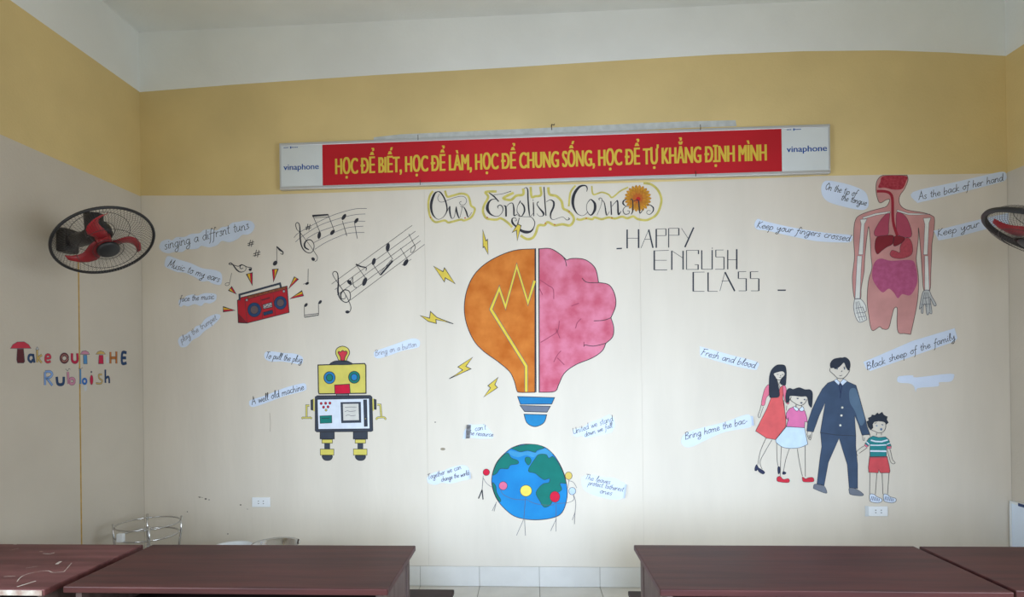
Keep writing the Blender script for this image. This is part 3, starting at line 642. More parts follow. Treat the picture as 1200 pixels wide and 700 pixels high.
# ------------------------------------------------------------------ radio and notes
zq = Z(265, 270, 6.09); RR = P('radio_red', 178, 38, 48); RD = P('radio_dark', 130, 35, 45); PN = P('speaker_navy', 45, 70, 110); PM = P('speaker_grey', 105, 90, 92)
rad = painting('painted_radio', 310, 379, 'painted red radio with two round navy speakers and a black handle')
shape('body', rad, [(80, 502), (108, 480), (435, 398), (450, 587), (150, 663), (87, 660)], RR, zq, smooth=False, extra=lambda mb: (fill(mb, BW, zq([(88, 597), (150, 662), (88, 659)]), RD, 3), [ribbon(mb, BW, zq(s), .45, M_ink, 4) for s in ([(133, 490), (150, 663)], [(245, 478), (262, 633)], [(335, 455), (352, 607)], [(133, 497), (432, 418)], [(88, 597), (150, 663)])], fill(mb, BW, zq([(150, 472), (425, 403), (428, 416), (152, 488)]), P('tuner_brown', 150, 85, 55, var=.3, sc=50), 4)))
for cx_, cy_, r_ in ((202, 568, 48), (388, 518, 44)):
    s_ = shape('speaker', rad, circ(cx_, cy_, r_, r_ + 3), PN, zq, lay=5, smooth=False, ow=.6); shape('cone', s_, circ(cx_, cy_, r_ * .58, r_ * .62), PM, zq, lay=7, smooth=False, ow=.4)
for cx_, cy_ in ((148, 498), (413, 436)): shape('knob', rad, circ(cx_, cy_, 9), P('knob_grey', 165, 165, 170), zq, lay=5, smooth=False, ow=.5)
mb = MB(); ribbon(mb, BW, zq([(97, 502), (96, 460), (385, 380), (391, 407)]), 2.4, PG, 5); mb.build('handle', rad)
shape('cassette_window', rad, [(262, 533), (326, 514), (330, 548), (266, 562)], P('cassette_pale', 190, 180, 180), zq, lay=5, smooth=False, extra=lambda mb: [ribbon(mb, BW, zq(s), .5, M_ink, 8) for s in ([(268, 545), (280, 533), (292, 548), (305, 528), (324, 540)], [(270, 555), (326, 540)])])
shape('button_row', rad, [(266, 588), (330, 570), (334, 592), (270, 608)], PN, zq, lay=5, smooth=False, extra=lambda mb: [ribbon(mb, BW, zq([(280 + 13 * k, 588 - 4 * k), (282 + 13 * k, 600 - 4 * k)]), .5, M_ink, 8) for k in range(4)])
shape('dial', rad, [(252, 497), (310, 478), (312, 486), (256, 502)], RD, zq, lay=5, smooth=False, ow=.4)
def flare(tri, lab):
    r = painting('painted_flare', tri[0][0], tri[0][1], lab, 'wall painting', 'red and yellow flares around the painted radio')
    a, b, c = [Vector(t) for t in tri]          # a, b wide end; c tip
    shape('wedge', r, [tuple(a), tuple(b), tuple(c)], PR, smooth=False, ow=.9)
    q1 = a.lerp(b, .12); q2 = a.lerp(b, .62); shape('yellow_wedge', r, [tuple(q1), tuple(q2), tuple(q1.lerp(c, .72))], P('flare_yellow', 225, 180, 50), smooth=False, ow=.4, lay=4)
fl = [zq(t) for t in ([(18, 430), (40, 403), (72, 455)], [(145, 315), (187, 303), (187, 393)], [(372, 277), (330, 280), (338, 368)], [(487, 333), (515, 350), (447, 417)], [(540, 432), (552, 468), (455, 490)])] + [z4([(545, 330), (545, 371), (635, 360)])]
for t, lab in zip(fl, ('small red and yellow flare at the upper left corner of the radio', 'red and yellow flare above the left of the radio, under the lying clef', 'red and yellow flare above the radio, under the eighth note', 'red and yellow flare pointing at the upper right corner of the radio', 'red and yellow flare at the right of the radio, lower of the two', 'red and yellow flare at the left side of the radio')): flare(t, lab)
def note(name, lab, fn, u, v, grp='single music notes'):
    r = painting(name, u, v, lab, 'wall painting', grp); mb = MB(); fn(mb); mb.build('ink', r); return r
def RB(mb, pts, w, z, sm=True): pts = z(pts); ribbon(mb, BW, spline(pts, False, 5) if sm and len(pts) > 2 else pts, w, M_ink, 2)
def BL(mb, x, y, r, ry, rot, z): fill(mb, BW, z(circ(x, y, r, ry, 16, rot)), M_ink, 2)
note('painted_note', 'black eighth note above the top of the painted radio', lambda mb: (BL(mb, 350, 235, 20, 14, -.9, zq), RB(mb, [(362, 222), (361, 115)], .6, zq), RB(mb, [(361, 115, 6), (382, 138, 14), (405, 155, 9), (403, 172, 6), (388, 165, 5)], .8, zq)), 323, 300)
def sharp(mb, x, y, z, s=1):
    for a, b in (((-12, 22), (-2, -24)), ((4, 24), (14, -22)), ((-22, 2), (24, -10)), ((-24, 16), (22, 4))): RB(mb, [(x + a[0] * s, y + a[1] * s), (x + b[0] * s, y + b[1] * s)], .8, z)
note('painted_sharp', 'black sharp sign, upper one of the pair above the radio', lambda mb: sharp(mb, 176, 93, zq), 294, 286, 'sharp signs above the radio')
note('painted_sharp', 'black sharp sign, lower one of the pair above the radio', lambda mb: sharp(mb, 219, 166, zq, 1.1), 301, 297, 'sharp signs above the radio')
note('painted_clef', 'treble clef lying on its side above the left end of the radio', lambda mb: (RB(mb, [(42, 245, 5), (24, 244, 6), (22, 236, 6), (36, 234, 6), (55, 255, 8), (75, 282, 10), (100, 298, 7), (128, 294, 4), (142, 275, 4), (135, 255, 4), (112, 248, 5), (98, 262, 6), (108, 275, 5), (122, 268, 4)], 1, zq), RB(mb, [(42, 243, 4), (85, 257, 5), (112, 246, 6), (150, 262, 5), (180, 268, 5), (178, 285, 5)], 1, zq), BL(mb, 172, 281, 11, 10, 0, zq)), 280, 313, None)
note('painted_note', 'thin hollow half note left of the radio handle', lambda mb: (RB(mb, circ(9, 385, 16, 10, 14, -.3) + [circ(9, 385, 16, 10, 14, -.3)[0]], .5, zq), RB(mb, [(24, 380), (40, 305)], .5, zq)), 268, 330)
note('painted_note', 'small quarter note right of the radio, standing alone', lambda mb: (BL(mb, 578, 380, 14, 9, -.5, zq), RB(mb, [(586, 275), (584, 376)], .6, zq), RB(mb, [(550, 385), (592, 374)], .5, zq)), 360, 332)
z5 = Z(330, 230, 5)
note('painted_note', 'pair of joined eighth notes turned upside down below the first staff', lambda mb: (BL(mb, 143, 638, 13, 8, -.9, z5), BL(mb, 226, 621, 13, 8, -.9, z5), RB(mb, [(133, 642), (134, 708)], .6, z5), RB(mb, [(216, 626), (217, 695)], .6, z5), RB(mb, [(133, 698), (217, 688)], .8, z5), RB(mb, [(134, 710), (217, 697)], 1, z5)), 366, 372)
# staffs
zs1 = Z(340, 235, 9.33); zs2 = Z(380, 255, 6.083)
st1 = painting('painted_staff', 385, 300, 'curved five-line music staff with treble clef, upper one', 'wall painting', 'music staffs')
lines('staff_lines', st1, [[(42, 408), (80, 365), (170, 310), (300, 240), (460, 165), (600, 120), (720, 92), (838, 88)], [(58, 455), (130, 395), (300, 285), (450, 225), (600, 180), (720, 155), (822, 148)], [(180, 420), (300, 350), (450, 295), (600, 250), (720, 228), (822, 228)], [(260, 462), (380, 400), (520, 335), (650, 295), (800, 282)], [(270, 535), (380, 465), (520, 400), (650, 358), (812, 350)]], .55, M_ink2, zs1, smooth=True, lay=1)
def clef1(mb): (RB(mb, [(75, 320, 8), (60, 270, 8), (75, 242, 8), (100, 262, 10), (108, 330, 14), (112, 430, 16), (130, 510, 14), (170, 560, 10), (220, 575, 7), (255, 540, 8), (260, 480, 8), (230, 435, 10), (185, 435, 12), (158, 475, 18), (165, 515, 18), (205, 540, 10)], 1, zs1), RB(mb, [(75, 320, 6), (120, 365, 6), (200, 470, 5), (270, 570, 6), (298, 620, 6), (292, 655, 6), (270, 668, 6)], 1, zs1), BL(mb, 252, 642, 22, 18, .8, zs1))
mb = MB(); clef1(mb); mb.build('treble_clef', st1)
for fn in (lambda mb: (BL(mb, 318, 382, 40, 19, -1.4, zs1), BL(mb, 463, 350, 34, 19, -.9, zs1), RB(mb, [(328, 350), (252, 175)], .7, zs1), RB(mb, [(480, 325), (418, 160)], .7, zs1), RB(mb, [(243, 170, 24), (418, 156, 16)], 1, zs1, False), RB(mb, [(258, 192), (420, 180)], .6, zs1)),
           lambda mb: (BL(mb, 588, 181, 38, 18, -1.0, zs1), RB(mb, [(572, 225), (620, 388)], .7, zs1)), lambda mb: (BL(mb, 724, 222, 34, 17, -.95, zs1), RB(mb, [(705, 250), (734, 418)], .7, zs1)), lambda mb: sharp(mb, 198, 292, zs1, 1.5)):
    mb = MB(); fn(mb); mb.build('note', st1)
st2 = painting('painted_staff', 440, 360, 'straight slanting five-line music staff with treble clef, lower one', 'wall painting', 'music staffs')
lines('staff_lines', st2, [[(52, 475), (626, 57)], [(75, 515), (650, 98)], [(92, 552), (675, 130)], [(180, 540), (687, 166)], [(185, 590), (715, 192)]], .55, M_ink, zs2, lay=1)
mb = MB()
RB(mb, [(78, 440, 4), (60, 405, 5), (72, 385, 5), (95, 400, 7), (100, 470, 10), (98, 530, 12), (115, 580, 8), (155, 606, 6), (185, 580, 6), (180, 530, 6), (145, 517, 8), (118, 545, 10), (125, 580, 6), (150, 575, 4), (152, 550, 4)], 1, zs2)
RB(mb, [(78, 440, 4), (120, 500, 5), (165, 575, 5), (190, 640, 5), (180, 675, 5)], 1, zs2); BL(mb, 165, 674, 15, 11, 0, zs2); mb.build('treble_clef', st2)
for fn in (lambda mb: (BL(mb, 180, 463, 20, 13, .8, zs2), RB(mb, [(180, 470), (200, 430)], .6, zs2), RB(mb, [(203, 425), (205, 470), (215, 495), (232, 500)], .8, zs2)),
           lambda mb: (BL(mb, 288, 458, 32, 15, -1.2, zs2), RB(mb, [(293, 430), (228, 338)], .7, zs2), RB(mb, [(225, 334, 12), (262, 350, 10), (298, 358, 7), (297, 380, 5)], 1, zs2)),
           lambda mb: (BL(mb, 353, 314, 26, 13, -1.3, zs2), BL(mb, 453, 212, 30, 14, -1.4, zs2), RB(mb, [(348, 335), (400, 412)], .7, zs2), RB(mb, [(450, 240), (490, 300)], .7, zs2), RB(mb, [(402, 410, 12), (488, 308, 14)], 1, zs2, False), RB(mb, [(395, 398), (480, 300)], .6, zs2)),
           lambda mb: (BL(mb, 581, 322, 28, 14, -1.0, zs2), RB(mb, [(593, 300), (543, 218)], .6, zs2), RB(mb, [(553, 340), (620, 298)], .5, zs2)),
           lambda mb: (RB(mb, circ(632, 225, 28, 12, 16, -1.1) + [circ(632, 225, 28, 12, 16, -1.1)[0]], .6, zs2), RB(mb, [(648, 205), (603, 118)], .6, zs2))):
    mb = MB(); fn(mb); mb.build('note', st2)
# ------------------------------------------------------------------ title
t1 = Z(500, 213, 10); t2 = Z(580, 213, 10); t3 = Z(665, 213, 10)
PYL = P('halo_yellow', 208, 194, 104, var=.12, sc=20)
ti = painting('painted_title', 637, 270, 'calligraphic painted title Our English Corner with a yellow halo line')
S = 1
W1 = [(t1, [(135, 115, 8), (95, 140, 22), (62, 220, 30), (52, 300, 28), (70, 380, 20), (110, 430, 8), (150, 441, 5), (200, 410, 5), (235, 350, 12), (235, 280, 16), (205, 190, 16), (165, 130, 16), (135, 115, 10)]),
      (t1, [(150, 145), (130, 190), (145, 230), (180, 240), (240, 220), (320, 190), (400, 172), (450, 185), (468, 230), (440, 272), (400, 270), (385, 245), (408, 232)]),
      (t1, [(235, 360, 5), (270, 290, 8), (270, 340, 20), (283, 410, 14), (300, 432, 6), (325, 410, 5), (345, 300, 8), (350, 340, 20), (368, 400, 16), (385, 426, 6), (410, 340, 5), (415, 290, 5)]),
      (t1, [(395, 290, 5), (435, 300, 8), (463, 350, 18), (480, 405, 14), (492, 412, 5), (530, 360, 5)])]
W2 = [(t1, [(730, 130, 10), (790, 175, 17), (845, 235, 12)]), (t1, [(785, 155, 5), (880, 145, 5), (990, 112, 7)]),
      (t1, [(810, 205, 5), (760, 212, 12), (722, 255, 26), (712, 320, 36), (745, 378, 20), (800, 405, 8), (850, 400, 6), (890, 350, 8), (890, 300, 12), (862, 275, 10), (832, 292, 10), (840, 315, 5)]),
      (t1, [(900, 282, 5), (925, 292, 18), (930, 350, 20), (930, 410, 18)]), (t1, [(930, 300, 5), (970, 258, 7), (1008, 256, 10), (1022, 320, 18), (1025, 398, 14), (1062, 380, 5)]),
      (t2, [(300, 225, 14), (265, 290, 5), (260, 350, 7), (285, 390, 8), (310, 408, 8), (345, 350, 18), (340, 290, 18), (305, 245, 10)]),
      (t2, [(265, 385, 5), (285, 405, 6), (350, 412, 5), (425, 418, 6), (465, 470, 9), (458, 530, 9), (425, 580, 20), (370, 592, 34), (310, 575, 30), (240, 520, 20), (205, 480, 24), (203, 435, 12), (240, 425, 6), (252, 455, 6), (232, 462, 5)]),
      (t2, [(340, 85, 5), (365, 70, 8), (384, 100, 15), (388, 200, 17), (400, 350, 16), (412, 406, 6), (455, 365, 4)]), (t2, [(450, 240, 9), (452, 300, 14), (455, 405, 10)]), (t2, [(444, 212, 8), (448, 224, 10)]),
      (t2, [(512, 235, 12), (492, 262, 9), (520, 310, 14), (568, 370, 22), (560, 403, 9), (520, 405, 5), (490, 375, 5)]), (t2, [(575, 62, 12), (583, 200, 13), (598, 400, 13)]),
      (t2, [(600, 240, 5), (648, 214, 8), (688, 240, 20), (685, 300, 22), (655, 370, 20), (655, 425, 11), (690, 445, 5), (780, 415, 5), (810, 422, 5), (840, 450, 6), (872, 440, 10), (862, 424, 12)])]
W3 = [(t2, [(1075, 118, 5), (1081, 75, 12), (1055, 46, 15), (990, 62, 26), (932, 140, 34), (912, 230, 34), (925, 310, 24), (965, 375, 10), (1020, 400, 5), (1065, 380, 5), (1090, 350, 5)]),
      (t3, [(265, 210, 10), (230, 260, 5), (225, 330, 5), (255, 383, 9), (285, 388, 16), (320, 330, 30), (320, 260, 28), (285, 215, 14), (265, 210, 8)]),
      (t3, [(375, 218, 8), (368, 200, 8), (390, 192, 7), (405, 215, 6), (385, 300, 4), (345, 395, 4)]), (t3, [(400, 215, 6), (432, 250, 9), (452, 370, 15), (466, 392, 7), (492, 350, 4)]),
      (t3, [(508, 230, 13), (515, 390, 14)]), (t3, [(520, 290, 5), (568, 236, 8), (588, 235, 16), (596, 380, 20), (628, 345, 5)]),
      (t3, [(692, 205, 7), (658, 225, 16), (652, 260, 18), (685, 288, 7), (715, 294, 5), (680, 294, 6), (650, 335, 9), (672, 380, 9), (718, 375, 7), (725, 345, 6), (698, 342, 5)]),
      (t3, [(738, 222, 8), (745, 205, 8), (764, 225, 12), (765, 340, 14), (745, 385, 8)]), (t3, [(770, 232, 5), (828, 218, 12), (840, 300, 14), (850, 370, 11), (892, 318, 5)]),
      (t3, [(925, 272, 5), (962, 272, 9), (1003, 302, 14), (1003, 345, 12), (965, 384, 7), (930, 372, 5), (937, 340, 5), (975, 342, 4)])]
for nm, ws in (('word', W1), ('word', W2), ('word', W3)):
    mb = MB()
    for zf, st in ws:
        st = [p if len(p) > 2 else (p[0], p[1], 5) for p in st]; ribbon(mb, BW, spline(zf(st), False, 6), 1, M_ink, 6)
    mb.build(nm, ti)
mb = MB()
for zf, st, w_ in ((t1, [(215, 105), (240, 175), (300, 165), (400, 140), (470, 155), (500, 200), (520, 280), (560, 310), (560, 350), (520, 420), (440, 455), (400, 445), (300, 470), (250, 478), (210, 455), (110, 475), (60, 440), (30, 370), (20, 250), (40, 160), (75, 110)], 2),
                   (t1, [(820, 115), (690, 122), (722, 180), (672, 280), (660, 350), (690, 420), (740, 440), (820, 445), (870, 430), (950, 480), (1003, 535)], 2.2), (t1, [(1020, 130), (900, 192), (985, 215), (1050, 165), (1130, 150), (1130, 80)], 2.4),
                   (t2, [(418, 60), (430, 175), (470, 172), (540, 155), (530, 60)], 2.2), (t2, [(625, 65), (640, 148), (720, 170), (780, 230), (800, 312), (850, 340), (905, 390), (925, 450), (880, 512), (790, 500), (700, 512), (620, 475), (580, 510), (510, 515), (480, 600), (440, 660), (370, 672), (300, 630)], 2.4),
                   (t2, [(945, 45), (885, 130), (865, 290)], 1.8), (t3, [(285, 50), (303, 150), (400, 125), (480, 150), (525, 185), (620, 110), (712, 65)], 1.5),
                   (t3, [(890, 18), (980, 32), (1060, 100), (1100, 200), (1085, 300), (1040, 390), (960, 440), (900, 452), (820, 437), (770, 408), (700, 430), (640, 410), (560, 432), (480, 420), (400, 440), (320, 420), (290, 440), (220, 430), (150, 447), (105, 435)], 2.2)):
    ribbon(mb, BW, spline(zf(st), False, 5), w_ * 1.25, PYL, 1)
for x, y in ((545, 255.5), (667, 248), (639, 262), (650, 263.5), (504.5, 255), (571, 255), (687, 256), (717, 255.5)): fill(mb, BW, circ(x, y, .9), P('drip', 190, 100, 50), 2)
mb.build('halo', ti)
flw = painting('painted_flower', 747.5, 248, 'round orange painted flower behind the end of the word Corner')
def petals(rad_, n, m_, lay, ln):
    mb = MB()
    for k in range(n):
        a = 2 * math.pi * (k + .5 * (lay % 2)) / n; c, s = math.cos(a), math.sin(a); h = math.pi / n * 1.25
        pts = [(747.5, 233), (747.5 + rad_ * .62 * math.cos(a - h), 232.6 + rad_ * .62 * math.sin(a - h)), (747.5 + rad_ * .9 * math.cos(a - h * .6), 232.6 + rad_ * .9 * math.sin(a - h * .6)), (747.5 + rad_ * c, 232.6 + rad_ * s), (747.5 + rad_ * .9 * math.cos(a + h * .6), 232.6 + rad_ * .9 * math.sin(a + h * .6)), (747.5 + rad_ * .62 * math.cos(a + h), 232.6 + rad_ * .62 * math.sin(a + h))]
        fill(mb, BW, pts, m_, lay + .15 * (k % 2)); ribbon(mb, BW, pts[1:], .3, P('petal_line', 172, 112, 40), lay + .4)
    return mb.build('petal_ring', flw)
petals(15.8, 22, P('petal', 205, 145, 45, var=.15, sc=40), 2, 0); petals(11, 16, P('petal2', 200, 130, 45, var=.15, sc=40), 3, 0); petals(6.5, 10, P('petal3', 185, 95, 40), 4, 0)
shape('flower_centre', flw, circ(748, 233.5, 2.6), P('flower_red', 185, 40, 40), lay=5, smooth=False, ol=None)
zh = Z(710, 250, 5.217)
hp = painting('painted_words', 820, 342, 'thin ruled capitals reading HAPPY ENGLISH CLASS')
HW = [('word', [((65, 217), (98, 215), 8), ((130, 100), (130, 215), 9), ((200, 98), (200, 213), 9), ((130, 153), (200, 153), 3), ((215, 213), (262, 100), 3), ((262, 100), (288, 212), 9), ((240, 160), (275, 160), 3), ((308, 97), (308, 212), 9), ((308, 97), (367, 95), 3), ((367, 95), (367, 137), 6), ((308, 137), (367, 137), 3), ((384, 93), (384, 210), 6), ((384, 93), (446, 92), 3), ((446, 92), (446, 135), 7), ((384, 135), (446, 135), 3), ((462, 92), (502, 152), 3), ((537, 87), (483, 208), 9)]),
      ('word', [((296, 228), (296, 348), 9), ((296, 230), (385, 227), 3), ((296, 288), (372, 288), 3), ((296, 347), (375, 347), 4), ((403, 230), (403, 347), 8), ((403, 230), (472, 275), 3), ((472, 230), (472, 345), 8), ((493, 227), (493, 345), 5), ((493, 227), (570, 227), 3), ((566, 227), (566, 250), 7), ((493, 344), (566, 344), 3), ((564, 345), (564, 315), 7), ((543, 315), (566, 315), 3), ((586, 227), (586, 343), 7), ((586, 343), (650, 343), 3), ((650, 225), (650, 343), 7), ((648, 214), (653, 214), 6), ((672, 225), (720, 225), 3), ((672, 225), (672, 268), 6), ((672, 268), (722, 268), 3), ((722, 268), (722, 343), 6), ((668, 343), (722, 343), 3), ((745, 225), (745, 343), 7), ((800, 220), (800, 343), 9), ((745, 285), (800, 285), 3)]),
      ('word', [((534, 360), (534, 478), 9), ((534, 361), (603, 360), 3), ((534, 478), (603, 478), 3), ((625, 362), (625, 478), 8), ((625, 478), (683, 478), 3), ((728, 360), (697, 476), 3), ((728, 360), (788, 477), 9), ((708, 415), (755, 413), 3), ((810, 358), (858, 357), 3), ((810, 358), (810, 400), 7), ((810, 400), (860, 400), 3), ((858, 400), (858, 475), 7), ((812, 475), (858, 475), 3), ((884, 358), (932, 357), 3), ((884, 358), (884, 400), 7), ((884, 400), (935, 400), 3), ((935, 400), (935, 475), 8), ((887, 475), (935, 475), 3), ((1050, 471), (1100, 471), 8)])]
M_ruled = P('ruled_ink', 58, 62, 72)
for nm, ss in HW:
    mb = MB()
    for a, b, w_ in ss: ribbon(mb, BW, zh([a, b]), w_ / 5.217, M_ruled, 2)
    mb.build(nm, hp)
# ------------------------------------------------------------------ bulb and brain
zk = Z(530, 280, 3.045)
bu = painting('painted_bulb', 628, 500, 'big painted light bulb, orange half on the left and pink brain half on the right')
PO = mat('paint_orange', (208, 126, 54), rgb2=(184, 98, 30), scale=7); PK = mat('paint_pink', (214, 128, 152), rgb2=(192, 88, 110), scale=8)
shape('orange_half', bu, [(295, 36), (295, 36), (220, 42), (140, 75), (85, 120), (55, 175), (43, 240), (50, 300), (75, 360), (110, 400), (165, 440), (205, 475), (222, 510), (230, 540), (240, 548), (295, 548), (295, 548)], PO, zk, ow=.9)
shape('brain_half', bu, [(310, 36), (310, 36), (350, 35), (385, 55), (408, 76), (408, 76), (430, 70), (475, 75), (510, 105), (522, 156), (522, 156), (560, 165), (580, 200), (583, 240), (566, 282), (566, 282), (576, 315), (572, 350), (548, 373), (548, 373), (535, 400), (500, 425), (440, 450), (400, 480), (380, 520), (365, 545), (310, 548), (310, 548)], PK, zk, ow=.9)
for st_ in [[(398, 68), (404, 80), (408, 98)], [(463, 140), (480, 155), (522, 157)], [(505, 293), (540, 291), (566, 282)], [(470, 385), (474, 379), (505, 383), (548, 373)]]: lines('fold', bu, [st_], .8, M_ink, zk, lay=5, smooth=True)
for st_ in [[(310, 145), (340, 165), (360, 180), (362, 215)], [(382, 293), (375, 330), (345, 352), (315, 370)], [(362, 440), (375, 415), (388, 400)], [(375, 425), (400, 450)], [(425, 240), (452, 230)], [(310, 175), (322, 200)], [(470, 368), (470, 385)], [(370, 320), (384, 355)], [(440, 320), (446, 300), (460, 285)]]: lines('soft_fold', bu, [st_], 1.0, P('fold_pink', 165, 75, 100), zk, lay=5, smooth=True)
for x_, y0_, y1_ in ((297, 34, 548), (309, 34, 548)): lines('centre_line', bu, [[(x_, y0_), (x_ + 1.5, y1_)]], 1.2, M_ink, zk, lay=5)
zig = [(294, 150), (270, 228), (230, 98), (190, 243), (168, 178), (138, 252), (264, 455), (264, 546)]
mb = MB(); ribbon(mb, BW, zk(zig), 4.2, M_ink2, 5); ribbon(mb, BW, zk(zig), 2.9, P('filament', 222, 200, 70), 6); mb.build('filament', bu)
shape('collar', bu, [(233, 563), (365, 567), (355, 590), (243, 591)], P('base_blue', 36, 124, 180), zk, smooth=False)
shape('collar', bu, [(242, 595), (350, 598), (338, 619), (258, 617)], P('base_grey', 110, 118, 135), zk, smooth=False, label='grey collar ring')
shape('tip', bu, [(256, 626), (256, 626), (337, 628), (337, 628), (328, 655), (305, 669), (285, 669), (265, 655)], P('base_blue2', 40, 132, 186), zk)
zo = Z(480, 260, 3.183)
for pts, zf, lab in (([(273, 30), (285, 72), (291, 66), (293, 122), (279, 93), (274, 97)], zo, 'thin upright yellow lightning bolt above the orange half of the bulb'), ([(90, 166), (125, 187), (130, 172), (170, 232), (133, 209), (130, 225)], zo, 'yellow lightning bolt left of the bulb, second from the top'), ([(40, 350), (75, 360), (78, 335), (102, 357), (163, 381), (98, 365), (100, 380), (70, 372)], zo, 'flat yellow lightning bolt left of the bulb, pointing right'),
                     ([(235, 506), (210, 540), (229, 549), (148, 586), (198, 553), (180, 542)], zo, 'yellow lightning bolt below left of the bulb, larger of the two'), ([(330, 581), (318, 608), (328, 619), (277, 654), (302, 620), (292, 612)], zo, 'smallest yellow lightning bolt just left of the bulb neck'), ([(1087, 425), (1070, 500), (1106, 515), (1062, 692), (1052, 570), (1003, 596), (1060, 510)], t1, 'yellow lightning bolt over the tail of the letter g in the title')):
    px = zf(pts); r = painting('painted_lightning', px[0][0], px[0][1], lab, 'wall painting', 'lightning bolts around the bulb'); shape('bolt', r, px, P('bolt_yellow', 218, 194, 80), smooth=False, ow=.8, lay=8)
# ------------------------------------------------------------------ globe and stick people
gl = painting('painted_globe', 620, 610, 'blue and green painted globe under the bulb')
PGB = mat('paint_sea', (34, 136, 198), rgb2=(28, 118, 184), scale=4); PGG = P('land', 20, 116, 106)
shape('sea', gl, [(590, 190), (680, 202), (740, 247), (785, 320), (810, 400), (815, 480), (790, 560), (740, 592), (640, 605), (540, 590), (480, 550), (430, 490), (405, 420), (405, 360), (430, 290), (480, 235), (525, 205)], PGB, ze, ow=.8)
shape('pale_sea', gl, [(500, 225), (560, 236), (600, 230), (640, 238), (660, 226), (700, 215), (735, 245), (715, 262), (700, 246), (660, 245), (630, 262), (590, 250), (545, 262), (500, 245)], P('pale_sea', 66, 148, 196), ze, ol=None, lay=3)
for pts in ([(512, 210), (590, 193), (650, 193), (690, 210), (650, 224), (640, 235), (600, 225), (560, 232), (530, 221)], [(490, 238), (510, 265), (545, 280), (545, 298), (505, 305), (490, 325), (450, 325), (430, 350), (409, 360), (412, 340), (432, 292), (460, 258)], [(590, 262), (612, 265), (618, 285), (603, 305), (585, 282)],
            [(640, 270), (660, 247), (700, 247), (715, 267), (742, 260), (783, 322), (805, 385), (808, 405), (776, 405), (785, 440), (750, 465), (725, 520), (690, 535), (665, 500), (645, 455), (680, 410), (715, 400), (718, 378), (690, 385), (665, 370), (640, 350), (605, 340), (610, 315)], [(408, 400), (425, 420), (430, 455), (452, 495), (445, 505), (425, 475), (410, 430)]): shape('land', gl, pts, PGG, ze, lay=4, ow=.5)
for hd, col_, body, thick, lab in (((373, 344, 18, 18), PR, [[(356, 362), (350, 440)], [(356, 375), (375, 405), (402, 425)]], [[(350, 440), (330, 488)], [(350, 440), (355, 493)]], 'red-headed stick figure standing left of the globe'),
                                   ((465, 418, 23, 23), P('stick_pink', 215, 110, 145), [[(450, 440), (470, 468), (520, 490), (585, 495)], [(430, 505), (405, 555)], [(427, 510), (416, 558)]], [], 'pink-headed stick figure over the lower left of the globe'),
                                   ((590, 445, 32, 31), P('stick_yellow', 232, 215, 95), [[(588, 477), (578, 600)], [(578, 600), (538, 690)], [(582, 598), (587, 690)], [(588, 490), (640, 515), (720, 525), (750, 515)]], [], 'stick figure with a large yellow head in front of the globe'),
                                   ((748, 478, 27, 30), PR, [[(755, 508), (755, 600)], [(755, 600), (725, 665)], [(755, 600), (754, 668)], [(755, 515), (820, 510), (850, 495), (850, 470)]], [], 'stick figure with a red head in front of the green land of the globe'),
                                   ((823, 363, 19, 21), P('stick_ochre', 215, 190, 100), [[(825, 384), (820, 430)], [(825, 390), (850, 400), (868, 430)]], [], 'stick figure with an ochre head at the right rim of the globe'),
                                   ((843, 447, 19, 20), P('stick_blue', 185, 205, 235), [[(850, 467), (862, 510), (858, 570)], [(858, 565), (843, 605)], [(858, 565), (855, 628)]], [], 'stick figure with a pale blue head right of the globe')):
    px = ze([(hd[0], hd[1])])[0]; r = painting('painted_figure', px[0], px[1], lab, 'wall painting', 'stick figures around the globe')
    shape('head', r, circ(hd[0], hd[1], hd[2], hd[3]), col_, ze, smooth=False, lay=8, ow=.5)
    lines('body', r, body, .5, M_ink2, ze, lay=7, smooth=True)
    if thick: lines('leg', r, thick, 1.3, M_ink, ze, lay=7)
# ------------------------------------------------------------------ anatomy figure
zA = Z(990, 200, 7)
an = painting('painted_anatomy', 1045, 390, 'painted anatomy figure of a torso with brain, lungs, liver and bones')
PS = P('skin_pink', 208, 150, 146, var=.1, sc=5)
shape('skin', an, [(310, 40), (310, 40), (510, 38), (510, 38), (518, 80), (490, 150), (455, 200), (445, 250), (465, 295), (520, 325), (640, 345), (715, 370), (736, 400), (730, 500), (715, 600), (712, 700), (705, 850), (698, 980), (650, 985), (635, 850), (625, 700), (614, 560), (604, 470), (603, 560), (590, 680), (587, 740), (603, 860), (603, 1000), (585, 1140), (540, 1345), (540, 1345), (490, 1338), (440, 1330), (428, 1250), (430, 1132), (405, 1132), (385, 1200), (358, 1295), (310, 1300), (285, 1283), (222, 1310), (195, 1180), (183, 1050), (195, 900), (222, 800), (215, 700), (208, 560), (195, 460), (180, 560), (165, 700), (158, 830), (135, 960), (128, 1050), (80, 1050), (62, 900), (70, 800), (80, 700), (72, 560), (76, 460), (90, 400), (120, 368), (200, 335), (300, 308), (345, 290), (368, 240), (340, 240), (290, 265), (265, 220), (255, 150), (262, 90), (285, 55)], PS, zA, lay=0, ol=P('skin_line', 95, 85, 80), ow=.7)
PDR = mat('paint_brain', (150, 45, 58), rgb2=(178, 66, 78), scale=50); PLU = P('lung', 176, 76, 98); PLI = P('liver', 135, 42, 52)
shape('brain', an, [(320, 45), (500, 45), (502, 90), (470, 150), (400, 157), (330, 142), (275, 140), (290, 95)], PDR, zA, lay=3, ol=None)
shape('lung', an, [(365, 345), (310, 385), (260, 460), (240, 510), (260, 540), (350, 530), (360, 440)], PLU, zA, lay=3, ow=.4); shape('lung', an, [(430, 340), (500, 380), (540, 470), (548, 530), (520, 550), (440, 530), (420, 440)], PLU, zA, lay=3, ow=.4)
